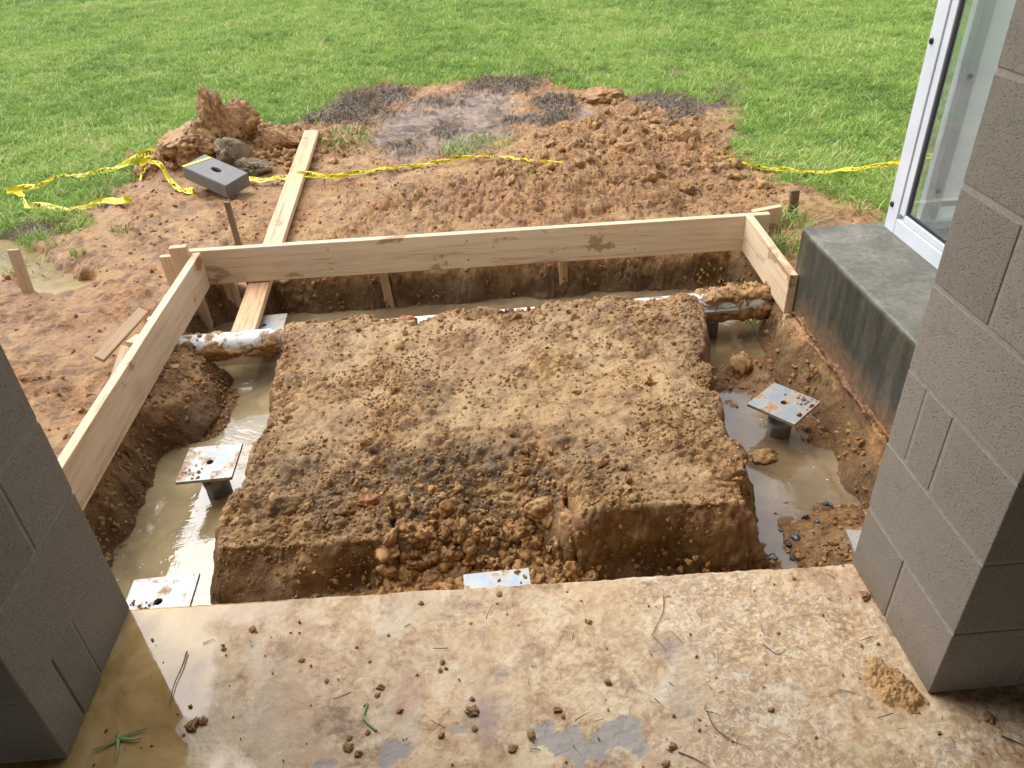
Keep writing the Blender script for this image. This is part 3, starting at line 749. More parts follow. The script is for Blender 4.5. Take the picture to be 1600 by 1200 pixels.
bare_src = .85 * fbm(XS * 13, YS * 13, 0, 66, 5) + .62 * (gauss(XS, YS, .10, .93, .20, .06) + gauss(XS, YS, .33, .98, .1, .05) + gauss(XS, YS, -.28, .93, .14, .04) + .55 * gauss(XS, YS, .72, 1.0, .12, .05) + .9 * gauss(XS, YS, .22, .90, .10, .05)) - .80
bare = smooth(-.012, .012, bare_src)
bare = bare * smooth(.99, .97, YS + .03 * wet_n)
purple = np.clip(gauss(XS, YS, -.05, .99, .05, .06, .5) + .8 * gauss(XS, YS, -.02, 1.10, .02, .015) + .6 * gauss(XS, YS, .38, 1.13, .05, .03), 0, 1) * smooth(-.3, .3, wet_n + .2)
dz = .0028 * fbm(XS * 7, YS * 7, 0, 67, 4) + (.0022 * billow(XS * 38, YS * 38, 0, 68) + .0015 * billow(XS * 80, YS * 80, 0, 69)) * (.25 + .75 * scuff)
dz = dz * (1 - .93 * wet) * (1 - .8 * film * (XS < 0)) - .002 * bare
dz = np.where(YS > 1.39, np.minimum(dz, 0), dz) - .006 * smooth(.006, 0, YE - YS) * (YS > 1.2)
PS = np.stack([XS, YS, dz], -1)
n0, n1 = XS.shape[1], XS.shape[0]
V = PS.reshape(-1, 3)
skirt = PS[-1].copy(); sk1 = skirt.copy(); sk1[:, 1] -= .004; sk1[:, 2] = -.05; sk2 = sk1.copy(); sk2[:, 2] = -.7
V = np.concatenate([V, sk1, sk2])
ii = (np.arange(n1 + 1)[:, None] * n0 + np.arange(n0 - 1)[None, :]).ravel()
Q = np.stack([ii, ii + 1, ii + 1 + n0, ii + n0], 1)
slab = mesh_obj('concrete_slab', V, Q, M['slab'], smooth_=True)
for nm, arr in (('wet', wet), ('film', film), ('scuff', scuff), ('bare', bare), ('purple', purple)):
    float_attr(slab.data, nm, np.concatenate([arr.ravel(), arr[-1] * 0, arr[-1] * 0]))
slab['kind'] = 'structure'

# ------------------------------------------------------------------ house: block piers either side of the doorway, room behind the camera
CH, J = .2032, .0095
def block_mesh(lx, ly, lz, key):
    bm = box_bm(0, lx, 0, ly, 0, lz, .0028, 2)
    me = bpy.data.meshes.new('block'); bm.to_mesh(me); bm.free(); me.materials.append(M['block']); return me
_bc = {}
def block(parent, x0, x1, y0, y1, z0, z1):
    k = tuple(round(v, 3) for v in (x1 - x0, y1 - y0, z1 - z0))
    if k not in _bc: _bc[k] = block_mesh(*k, k)
    o = link(bpy.data.objects.new('block', _bc[k])); o.parent = parent
    o.location = (x0 + random.uniform(-.0014, .0014), y0 + random.uniform(-.0012, .0012), z0 + random.uniform(-.001, .001)); return o
def pier(name, label, xj, sgn, y0, y1, splits, ncourse, far):
    """jamb face at xj; wall runs away from the opening (sgn); y0 inner face, y1 outer face"""
    t = empty(name, (xj, (y0 + y1) / 2, 0)); tag(t, label, 'wall')
    t.location = (0, 0, 0)
    for k in range(ncourse):
        z0, z1 = k * CH + (.004 if k == 0 else J / 2), (k + 1) * CH - J / 2
        cuts = splits[k % len(splits)]
        ys = [y0] + list(cuts) + [y1]
        L0 = .40 if k % 2 else .20
        xa = 0.0
        lens = [L0, .3969, .3969, .3969]
        for n, Ln in enumerate(lens):
            a, b_ = xa, xa + Ln - (0 if n == len(lens) - 1 else J)
            X0, X1 = (xj + a, xj + b_) if sgn > 0 else (xj - b_, xj - a)
            yy = ys if n == 0 else [y0, (y0 + y1) / 2, y1]
            for q in range(len(yy) - 1):
                block(t, X0, X1, yy[q] + (J / 2 if q else 0), yy[q + 1] - (J / 2 if q < len(yy) - 2 else 0), z0, z1)
            xa += Ln
    w = xa
    ins = .0028
    X0, X1 = (xj + ins, xj + w) if sgn > 0 else (xj - w, xj - ins)
    box('mortar', X0, X1, y0 + ins, y1 - ins, .0, ncourse * CH, M['mortar'], t, bev=0)
    return t, w
pl, wl_ = pier('block_wall', 'grey painted concrete block pier beside the brown puddle on the slab', -.961, -1, .988, 1.392, [(1.085, 1.19), (), (1.2,), (1.10,)], 11, -4)
pr, wr_ = pier('block_wall', 'grey painted concrete block pier in front of the white window frame', .913, 1, .950, 1.334, [(1.153,), (), (1.152, 1.253), (), (1.147,), ()], 11, 4)
hw = []
box('house_wall', -4.2, -.961 - wl_ - .002, .99, 1.39, -.3, 2.5, M['render'], bev=0)['kind'] = 'structure'
box('house_wall', .913 + wr_ + .002, 4.2, .95, 1.33, -.3, 2.5, M['render'], bev=0)['kind'] = 'structure'
box('lintel', -.961 - wl_, .913 + wr_, .97, 1.36, 11 * CH + .003, 2.5, M['render'], bev=0)['kind'] = 'structure'
box('ceiling', -4.2, 4.2, -9, 1.39, 2.503, 2.6, M['ceil'], bev=0)['kind'] = 'structure'
box('room_wall', -4.3, -4.203, -9, 1.38, -.3, 2.5, M['inner'], bev=0)['kind'] = 'structure'
box('room_wall', 4.203, 4.3, -9, 1.32, -.3, 2.5, M['inner'], bev=0)['kind'] = 'structure'

# ------------------------------------------------------------------ concrete ledge with the window standing on it
LX = 1.406
lb = box_bm(LX, 3.6, 1.336, 3.018, -.55, .20, .012, 3)
ledge = tag(bm_obj('concrete_ledge', lb, M['ledge']), 'dark damp concrete ledge carrying the white window, green and brown stained side', 'ledge')
foot_pts = []
# rough mortar lip where the ledge meets the soil
V, F = [], []
nn, mm = 420, 11
for i in range(nn):
    y = 1.34 + (3.0 - 1.34) * i / (nn - 1)
    for k in range(mm):
        q = k / (mm - 1); ang = math.pi * q
        r = .007 + .012 * float(fbm(np.array([y * 8]), np.array([q * 2]), 0, 80, 3)[0]) + .008 * float(fbm(np.array([y * 40]), np.array([q * 5]), 0, 82, 3)[0])
        V.append((LX + .002 - r * 1.2 * math.sin(ang), y, -.185 + .012 * math.sin(y * 5) - r * 1.6 * math.cos(ang)))
for i in range(nn - 1):
    for k in range(mm - 1):
        F.append((i * mm + k, i * mm + k + 1, (i + 1) * mm + k + 1, (i + 1) * mm + k))
lip = mesh_obj('mortar_lip', V, F, M['lip'], ledge, True); lip['label'] = 'rough reddish mortar lip along the foot of the ledge'

win = tag(empty('window', (1.744, 2.15, .2)), 'white framed window panel with black screw caps standing on the concrete ledge', 'window')
def wpart(name, x0, x1, y0, y1, z0, z1, mat, par=None, bev=.003):
    o = box(name, x0 - 1.744, x1 - 1.744, y0 - 2.15, y1 - 2.15, z0 - .2, z1 - .2, mat, par or win, bev, 2); return o
WT = 2.25
# side facing the pit (plane x = 1.744)
wpart('frame_post', 1.744, 1.772, 2.895, 2.972, .192, WT, M['white'])
wpart('frame_bevel', 1.750, 1.772, 2.852, 2.893, .284, WT - .09, M['white'])
wpart('frame_rail', 1.744, 1.80, 1.34, 2.893, .192, .262, M['white'])
wpart('frame_bevel', 1.750, 1.772, 1.40, 2.851, .264, .292, M['white'])
wpart('frame_rail', 1.744, 1.80, 1.34, 2.893, WT - .08, WT, M['white'])
wpart('gasket', 1.756, 1.770, 2.836, 2.850, .294, WT - .10, M['gasket'], bev=.001)
wpart('gasket', 1.756, 1.770, 1.40, 2.835, .294, .306, M['gasket'], bev=.001)
wpart('glass_pane', 1.761, 1.766, 1.40, 2.834, .307, WT - .10, M['glass'], bev=0)
capm = bmesh.new(); bmesh.ops.create_cone(capm, cap_ends=True, segments=20, radius1=.013, radius2=.010, depth=.006)
cap_me = bpy.data.meshes.new('screw_cap'); capm.to_mesh(cap_me); capm.free(); cap_me.materials.append(M['cap_hole_black'])
for z in (.305, .935, 1.565):
    o = link(bpy.data.objects.new('screw_cap', cap_me)); o.parent = win; o.location = (-.003, 2.948 - 2.15, z - .2); o.rotation_euler = (0, -math.pi / 2, 0)
# end of the bay, seen through the glass
wpart('end_rail', 1.801, 3.2, 2.90, 2.965, .192, .235, M['white'])
wpart('end_glass', 1.774, 1.872, 2.925, 2.930, .236, WT - .1, M['glass'], bev=0)
ep = wpart('end_post', 1.873, 1.915, 2.885, 2.965, .236, WT, M['white'])
wpart('end_panel', 1.917, 3.2, 2.925, 2.930, .236, WT, M['panel_white'])
for z in (.372, .815, 1.26):
    o = link(bpy.data.objects.new('screw', cap_me.copy())); o.data.materials[0] = M['screw']; o.parent = win
    o.location = (1.890 - 1.744, 2.882 - 2.15, z - .2); o.rotation_euler = (math.pi / 2, 0, 0); o.scale = (.8, .8, 1)
wpart('panel_rail', 1.93, 3.2, 2.895, 2.908, .30, .325, M['white'])

# ------------------------------------------------------------------ timber form boards and stakes
def form_board(name, p0, p1, label, mat='wood', h=.19):
    p0, p1 = Vector(p0), Vector(p1)
    o = bar(name, p0, p1, .038, h, M[mat], up=(0, 0, 1), bev=.002)
    return tag(o, label, 'form board')
FZ = -.095
# front (inner) faces: left x=-1.381..-1.388, back y=3.704..3.656, right x=1.395..1.363
form_board('form_board', (-1.47, 3.7245, FZ), (1.525, 3.6727, FZ), 'long pine form board across the far side of the trench')
form_board('form_board', (-1.4005, 3.6835, FZ), (-1.409, 1.42, FZ), 'long pine form board down the side with the propping stakes')
form_board('form_board', (1.4145, 3.653, FZ), (1.3825, 2.962, FZ), 'short pine form board butting against the concrete ledge')
tag(bar('wood_cleat', (1.46, 3.716, -.075), (1.61, 3.722, -.058), .036, .15, M['wood_wet'], up=(0, 0, 1)), 'short wood cleat sticking out behind the far right form corner', 'timber piece')

nb_ = bmesh.new(); bmesh.ops.create_cone(nb_, cap_ends=True, segments=10, radius1=.0045, radius2=.004, depth=.0025)
nail_me = bpy.data.meshes.new('nail'); nb_.to_mesh(nail_me); nb_.free(); nail_me.materials.append(M['screw'])
for brd, ys in zip([o for o in bpy.data.objects if o.name.startswith('form_board')], ((.72, 1.43, 2.30),) * 1):
    for xn in ys:
        for zn in (-.05, .055):
            o = link(bpy.data.objects.new('nail', nail_me)); o.parent = brd; o.location = (xn, .0195 if (brd.matrix_world.to_3x3() @ Vector((0, 1, 0))).y < 0 else -.0195, zn); o.rotation_euler = (math.pi / 2, 0, 0)
def stake(p0, p1, w, t, mat, label, name='wood_stake', up=(0, 1, 0), point=False):
    o = bar(name, p0, p1, w, t, M[mat], up=up, point=point)
    return tag(o, label, 'stake')
yb = 3.755
stake((-1.46, 3.66, -.55), (-1.475, 3.66, .052), .085, .038, 'wood_wet', 'thick wooden stake standing above the far left form corner', up=(0, 1, 0))
stake((-1.55, 3.70, -.35), (-1.555, 3.70, -.01), .07, .03, 'wood', 'short pale block beside the thick corner stake')
g0 = aty(376, 392, 3.80); g1 = aty(355, 315, 3.80)
stake(g0 + (g0 - g1) * 1.2, g1, .028, .02, 'wood_dark', 'thin dark stake leaning above the far form board beside the plank')
g0 = aty(376, 492, 3.755); g1 = aty(355, 432, 3.765)
stake(g0 + (g0 - g1) * .4, g1, .062, .03, 'wood', 'pale wide stake under the far form board beside the plank')
g0 = aty(613, 490, 3.755); g1 = aty(598, 425, 3.765)
stake(g0 + (g0 - g1) * .4, g1 + (g1 - g0) * .6, .045, .032, 'wood_old', 'leaning grey stake under the middle of the far form board')
g0 = aty(880, 470, 3.745); g1 = aty(879, 405, 3.745)
stake(g0 + (g0 - g1) * .4, g1 + (g1 - g0) * .6, .045, .032, 'wood_wet', 'upright stake under the far form board above the buried pipe')
g0 = aty(1152, 455, 3.725); g1 = aty(1172, 395, 3.725)
stake(g0 + (g0 - g1) * .4, g1 + (g1 - g0) * .5, .04, .07, 'wood_wet', 'stout stake under the form corner near the ledge')
p = at(1242, 340, GZ); 
stake((p.x, p.y, GZ - .2), aty(1242, 297, p.y), .05, .022, 'wood_dark', 'dark square stake in the grass behind the ledge')
p = at(46, 460, GZ); p1 = aty(21, 390, p.y + .03)
stake(p + (p - p1) * .5, p1, .055, .022, 'wood_old', 'weathered stake leaning beside the small muddy pond')
stake((1.388, 2.955, -.48), (1.388, 2.965, -.19), .036, .03, 'wood', 'pale stake end below the short form board at the ledge')
p = at(178, 612, GZ); p1 = at(201, 543, -.055)
stake(p + (p - p1) * .8, p1, .055, .036, 'wood_wet', 'prop stake outside the side form board', up=(0, 0, 1))
p = at(158, 570, -.17); p1 = at(228, 494, -.10)
stake(p + Vector((0, 0, .03)), p1 + Vector((0, 0, .03)), .045, .022, 'wood_old', 'flat brace piece lying on the mud outside the side form board', name='wood_brace', up=(.25, -.5, .8))
p = at(205, 540, -.10); p1 = at(222, 528, -.10)
stake(p, p1, .05, .036, 'wood_wet', 'small cross piece between prop stake and side form board', name='wood_brace', up=(0, 0, 1))
p = at(242, 520, -.2); p1 = aty(238, 497, p.y)
stake((p.x, p.y, -.3), p1, .05, .034, 'wood_wet', 'small stake top just showing behind the side form board')
stake((-1.36, 2.95, -.5), (-1.36, 2.93, -.2), .05, .03, 'wood_old', 'short muddy stake under the side form board by the pipe')

# loose plank lying from the lawn edge down into the trench
pk0, pk1 = PK0, PK1
plank = tag(bar('plank', pk0, pk1, .112, .038, M['wood_pink'], up=(0, 0, 1), bev=.003), 'long loose pinkish plank running under the far form board into the trench', 'plank')

# ------------------------------------------------------------------ drain pipe across the trench
PR = .057
pa, pb = Vector((-1.62, 3.155, -.243)), Vector((1.62, 3.205, -.245))
pv = pb - pa; pX = pv.normalized(); pU = Vector((0, 0, 1)); pY = pU.cross(pX).normalized(); pU = pX.cross(pY)
def tube(p0, p1, rf, nl, ns, name, mat, parent=None):
    V, F = [], []
    for i in range(nl + 1):
        for k in range(ns):
            a_ = 2 * math.pi * k / ns
            r = rf(i / nl, a_); c_ = p0.lerp(p1, i / nl) + (pY * math.cos(a_) + pU * math.sin(a_)) * r
            V.append(c_)
    for i in range(nl):
        for k in range(ns):
            F.append((i * ns + k, i * ns + (k + 1) % ns, (i + 1) * ns + (k + 1) % ns, (i + 1) * ns + k))
    return mesh_obj(name, V, F, mat, parent, True)
pipe = tag(tube(pa, pb, lambda t, a_: PR, 40, 40, 'drain_pipe', M['pvc']), 'white plastic drain pipe smeared with mud across the trench', 'pipe')
cpl = pa + pX * .745
tube(cpl, cpl + pX * .075, lambda t, a_: PR + .006, 4, 40, 'pipe_coupling', M['pvc'], pipe)
# mud crust clinging to the pipe
nl, ns = 420, 56
tt = np.linspace(0, 1, nl + 1)[:, None]; aa = (2 * np.pi * np.arange(ns) / ns)[None, :]
xx = pa.x + tt * (pb.x - pa.x) + 0 * aa; ca, sa = np.cos(aa) + 0 * tt, np.sin(aa) + 0 * tt
fn = fbm(xx * 11, ca * .9, sa * .9, 90, 5) * 1.5
cover = .05 + .16 * smooth(-.9, -1.0, xx) - 1.0 * smooth(-.30, .2, sa - .35) + 1.45 * smooth(.93, 1.05, xx) * smooth(.2, .8, sa) - .35 * smooth(.9, 1.0, xx) * smooth(.5, .1, np.abs(sa - .1)) + .9 * smooth(-1.12, -1.25, xx) + .55 * (ca < -.3) * smooth(.1, -.1, sa) + .35 * smooth(.95, 1.2, xx)
thick = np.clip(fn * 1.0 + cover - .12, -.3, 1.0)
rr = PR + np.where(thick > 0, .002 + .022 * thick * (.45 + .8 * smooth(.9, 1.05, xx)) + .006 * billow(xx * 45, ca * 3, sa * 3, 92) + .004 * billow(xx * 100, ca * 6, sa * 6, 93) + .012 * np.clip(fbm(xx * 22, ca * 1.6, sa * 1.6, 94, 3), -.4, 1), -.006)
C0 = np.array(pa)[None, None, :] + tt[..., None] * np.array(pv)[None, None, :]
PV = C0 + (ca[..., None] * np.array(pY) + sa[..., None] * np.array(pU)) * rr[..., None]
ii = (np.arange(nl)[:, None] * ns + np.arange(ns)[None, :]); jj = (np.arange(nl)[:, None] * ns + (np.arange(ns) + 1)[None, :] % ns)
F = np.stack([ii, jj, jj + ns, ii + ns], -1).reshape(-1, 4)
cr = mesh_obj('mud_crust', PV.reshape(-1, 3), F, M['crust'], pipe, True); cr['kind'] = 'stuff'

# ------------------------------------------------------------------ galvanised pier caps
def plate_mesh(s=.2032, t=.0125, hr=.0135):
    n = 32; V, F = [], []
    for z in (0, -t):
        for k in range(n):
            a_ = 2 * math.pi * (k + .5) / n; V.append((hr * math.cos(a_), hr * math.sin(a_), z))
        for k in range(n):
            a_ = 2 * math.pi * (k + .5) / n; c_, s_ = math.cos(a_), math.sin(a_); q = s / 2 / max(abs(c_), abs(s_))
            V.append((c_ * q, s_ * q, z))
    # square corners: move the ring points nearest a corner onto it
    for z in (0, 1):
        for cx, cy in ((1, 1), (-1, 1), (-1, -1), (1, -1)):
            cxx, cyy = cx * s / 2, cy * s / 2
            i = min(range(n), key=lambda k: (V[z * 2 * n + n + k][0] - cxx) ** 2 + (V[z * 2 * n + n + k][1] - cyy) ** 2)
            V[z * 2 * n + n + i] = (cxx, cyy, V[z * 2 * n + n + i][2])
    for k in range(n):
        k2 = (k + 1) % n
        F.append((k, n + k, n + k2, k2)); F.append((2 * n + k, 2 * n + k2, 3 * n + k2, 3 * n + k))
        F.append((n + k, 3 * n + k, 3 * n + k2, n + k2)); F.append((k, k2, 2 * n + k2, 2 * n + k))
    bm = bmesh.new(); vs = [bm.verts.new(v) for v in V]
    for f in F: bm.faces.new([vs[i] for i in f])
    bmesh.ops.recalc_face_normals(bm, faces=bm.faces)
    me = bpy.data.meshes.new('plate'); bm.to_mesh(me); bm.free(); me.materials.append(M['zinc']); return me
plate_me = plate_mesh()
def sleeve_mesh(r=.046, h=.34):
    bm = bmesh.new(); n = 40
    prof = [(r - .006, -h), (r, -h), (r, -.103), (r + .004, -.10), (r + .004, -.075), (r, -.072), (r, -.0128), (r - .006, -.0128)]
    rings = []
    for q, z in prof:
        rings.append([bm.verts.new((q * math.cos(2 * math.pi * k / n), q * math.sin(2 * math.pi * k / n), z)) for k in range(n)])
    for i in range(len(rings) - 1):
        for k in range(n): bm.faces.new((rings[i][k], rings[i][(k + 1) % n], rings[i + 1][(k + 1) % n], rings[i + 1][k]))
    me = bpy.data.meshes.new('sleeve'); bm.to_mesh(me); bm.free(); me.shade_smooth(); me.materials.append(M['zinc_post']); return me
sleeve_me = sleeve_mesh()
hb = bmesh.new(); bmesh.ops.create_cone(hb, cap_ends=True, segments=20, radius1=.0125, radius2=.0125, depth=.004)
hole_me = bpy.data.meshes.new('bolt_hole_shade'); hb.to_mesh(hole_me); hb.free(); hole_me.materials.append(M['cap_hole_black'])  # black disc on the uncut sleeve, standing in for the shade inside a hole
clod_protos = []
for k in range(7):
    me = lump_mesh('clod', 3, 100 + k, (1, .8 + .12 * (k % 3), .66), .75, 1.7, .22); me.materials.append(M['clod']); clod_protos.append(me)
def pier_cap(x, y, z, rz, label, crumbs=18, tilt=(0, 0), holedir=None):
    t = tag(empty('pier_cap', (x, y, z), (tilt[0], tilt[1], rz)), label, 'pier cap')
    o = link(bpy.data.objects.new('plate', plate_me)); o.parent = t
    o = link(bpy.data.objects.new('sleeve', sleeve_me)); o.parent = t
    for a_ in ((-100, 30) if holedir is None else holedir):
        q = rad(a_) - rz
        o = link(bpy.data.objects.new('bolt_hole_shade', hole_me)); o.parent = t
        o.location = (.0465 * math.cos(q), .0465 * math.sin(q), -.055); o.rotation_euler = (0, math.pi / 2, q)
    if crumbs:
        cx, cy = random.choice((-.055, .055)), random.choice((-.055, .055))
        bm = bmesh.new()
        for k in range(crumbs):
            me = clod_protos[k % 7]; s = random.uniform(.002, .006) * (1.6 if k < 3 else 1)
            px_, py_ = max(-.09, min(.09, random.gauss(cx, .03))), max(-.09, min(.09, random.gauss(cy, .03)))
            nb = len(bm.verts); bm.from_mesh(me)
            bm.verts.ensure_lookup_table()
            mt = Matrix.Translation((px_, py_, s * .3)) @ Euler((random.random() * 6, random.random() * 6, random.random() * 6)).to_matrix().to_4x4() @ Matrix.Scale(s, 4)
            for v in bm.verts[nb:]: v.co = mt @ v.co
        c_ = bm_obj('mud_crumbs', bm, M['clod_plain'], t, True); c_['kind'] = 'stuff'
    return t
bm = bmesh.new()
for k in range(420):
    i_ = random.randrange(int(nl * .78), int(nl * .96)) if k < 300 else random.randrange(int(nl * .07), int(nl * .24))
    j_ = random.randrange(int(ns * .08), int(ns * .47))
    if float(thick[i_, j_]) < .0: continue
    s_ = .002 + .009 * random.random() ** 3; nb = len(bm.verts); bm.from_mesh(clod_protos[k % 7]); bm.verts.ensure_lookup_table()
    mt = Matrix.Translation(PV[i_, j_]) @ Euler((random.random() * 6, random.random() * 6, random.random() * 6)).to_matrix().to_4x4() @ Matrix.Scale(s_, 4)
    for v in bm.verts[nb:]: v.co = mt @ v.co
bm_obj('mud_crumbs', bm, M['crust'], pipe, True)['kind'] = 'stuff'
PZ = -.27
q = at(328, 722, PZ); pier_cap(q.x, q.y, PZ, rad(1), 'steel pier cap standing in the brown water of the trench nearest the side form board', 16)
q = at(1225, 629, PZ); pier_cap(q.x, q.y, PZ, rad(40), 'steel pier cap turned cornerwise in the muddy trench beside the ledge', 22)
q = at(247, 940, PZ); pier_cap(q.x, q.y, PZ, rad(2), 'muddy steel pier cap half under the slab beside the left block pier', 60)
q = at(776, 893, PZ); pier_cap(q.x, q.y - .10, PZ, rad(1), 'steel pier cap edge showing under the middle of the slab edge', 12)
q = at(1323, 833, PZ); pier_cap(q.x + .09, q.y - .10, PZ, rad(-8), 'steel pier cap corner peeping out beside the right block pier', 24)
q = at(412, 508, PZ); pier_cap(q.x, q.y, PZ, rad(2), 'steel pier cap partly under the loose plank behind the pipe', 18)
q = at(1112, 506, -.36); pier_cap(q.x - .01, q.y + .01, PZ + .03, rad(0), 'steel pier cap hidden behind the muddy pipe end near the ledge', 10)

# ------------------------------------------------------------------ clay lumps, cap block, caution tape on the spoil
def lump(name, x, y, z, s, sq, seed, mat, label, cat='clay lump', group=None, rot=(0, 0, 0), sub=5, amp=.34, fine=.22, freq=1.5):
    me = lump_mesh(name, sub, seed, sq, amp, freq, fine); me.materials.append(mat)
    o = link(bpy.data.objects.new(name, me)); o.location = (x, y, z); o.scale = (s, s, s); o.rotation_euler = rot
    return tag(o, label, cat, group)
def lump_px(px, py, zoff, s, sq, seed, mat, label, zg=None, **k):
    p = at(px, py, GZ + .10 if zg is None else zg)
    return lump('clay_lump', p.x, p.y, gz(p.x, p.y) + zoff, s, sq, seed, mat, label, **k)
lump_px(350, 232, .13, .165, (.62, .58, 1.35), 201, M['lump'], 'tall pointed ochre clay lump on top of the spoil heap', rot=(.1, -.2, 0))
lump_px(372, 226, .06, .17, (.95, .75, .85), 202, M['lump'], 'broad ochre clay lump against the tall pointed one')
lump_px(302, 243, .05, .19, (1.1, .8, .75), 203, M['lump'], 'rounded tan clay lump at the lawn side of the spoil heap')
lump_px(366, 246, .06, .14, (.8, .7, .95), 204, M['clod_grey'], 'grey clay lump in the middle of the spoil heap')
lump_px(392, 250, .02, .11, (1.1, .8, .7), 205, M['clod_grey'], 'smaller grey clay lump beside the larger grey one')
lump_px(335, 258, .0, .10, (1.2, .8, .6), 206, M['lump'], 'low brown clay lump behind the grey block')
lump_px(432, 222, .02, .13, (1.2, .8, .6), 207, M['lump'], 'low ochre clay lump beside the end of the plank')
lump_px(940, 158, .02, .14, (1.4, .8, .6), 208, M['lump'], 'light tan clay lump at the far edge of the mud', zg=GZ)
lump_px(1068, 213, .03, .10, (1.0, .6, .7), 209, M['lump'], 'slab sided clay lump in the rough clods', zg=GZ + .05)

ba = at(283.5, 260, -.005); bb = at(315, 252, .0); bd = at(355.5, 292, -.085)
bx = (bd - ba); by = (bb - ba)
BX = bx.normalized(); BN = BX.cross(by).normalized(); BY = BN.cross(BX)
BLn, BWd, BTh = .40, .20, .095
def ring_block():
    n = 24; V, F = [], []
    hx, hy = BLn * .52, BWd * .52
    for z in (0, -BTh):
        for k in range(n):
            a_ = 2 * math.pi * (k + .5) / n; V.append((hx + .042 * math.cos(a_), hy + .019 * math.sin(a_), z))
        ring = []
        for k in range(n):
            a_ = 2 * math.pi * (k + .5) / n; c_, s_ = math.cos(a_), math.sin(a_); q = .5 / max(abs(c_), abs(s_))
            ring.append([(.5 + c_ * q) * BLn, (.5 + s_ * q) * BWd, z])
        for cx, cy in ((0, 0), (BLn, 0), (BLn, BWd), (0, BWd)):
            i = min(range(n), key=lambda k: (ring[k][0] - cx) ** 2 + (ring[k][1] - cy) ** 2); ring[i] = [cx, cy, z]
        V += [tuple(r) for r in ring]
    for k in range(n):
        k2 = (k + 1) % n
        F += [(k, n + k, n + k2, k2), (2 * n + k, 2 * n + k2, 3 * n + k2, 3 * n + k), (n + k, 3 * n + k, 3 * n + k2, n + k2), (k, k2, 2 * n + k2, 2 * n + k)]
    bm = bmesh.new(); vs = [bm.verts.new(v) for v in V]
    for f in F: bm.faces.new([vs[i] for i in f])
    bmesh.ops.recalc_face_normals(bm, faces=bm.faces)
    sharp = [e for e in bm.edges if e.calc_length() > 0 and len(e.link_faces) == 2 and e.calc_face_angle(0) > 1.0]
    bmesh.ops.bevel(bm, geom=sharp, offset=.004, segments=2, affect='EDGES')
    return bm
cb = tag(bm_obj('concrete_block', ring_block(), M['cap']), 'grey concrete block with a slot hole lying tilted on the spoil', 'concrete block')
cb.matrix_world = Matrix(((BX.x, BY.x, BN.x, ba.x), (BX.y, BY.y, BN.y, ba.y), (BX.z, BY.z, BN.z, ba.z), (0, 0, 0, 1)))

# lettering for the tape: the word set as flat mesh, then bent along each ribbon
fc = bpy.data.curves.new('tape_word', 'FONT'); fc.body = 'CAUTION'; fc.align_x = 'LEFT'; fc.size = 1.0; fc.resolution_u = 2
fo = bpy.data.objects.new('tape_word', fc)
COL.objects.link(fo); bpy.context.view_layer.update()
word_me = bpy.data.meshes.new_from_object(fo.evaluated_get(bpy.context.evaluated_depsgraph_get()))
COL.objects.unlink(fo); bpy.data.objects.remove(fo)
wv = np.array([v.co[:] for v in word_me.vertices]); wf = [tuple(p.vertices) for p in word_me.polygons]
wv[:, 0] -= wv[:, 0].min(); WLEN = wv[:, 0].max(); wv[:, 1] -= wv[:, 1].min(); WHGT = wv[:, 1].max()
def catmull(P, n):
    P = [Vector(p) for p in P]; P = [P[0] * 2 - P[1]] + P + [P[-1] * 2 - P[-2]]
    out = []
    for i in range(1, len(P) - 2):
        for k in range(n):
            t = k / n; a_, b2, c_, d_ = P[i - 1], P[i], P[i + 1], P[i + 2]
            out.append(.5 * ((2 * b2) + (-a_ + c_) * t + (2 * a_ - 5 * b2 + 4 * c_ - d_) * t * t + (-a_ + 3 * b2 - 3 * c_ + d_) * t ** 3))
    out.append(P[-2]); return out
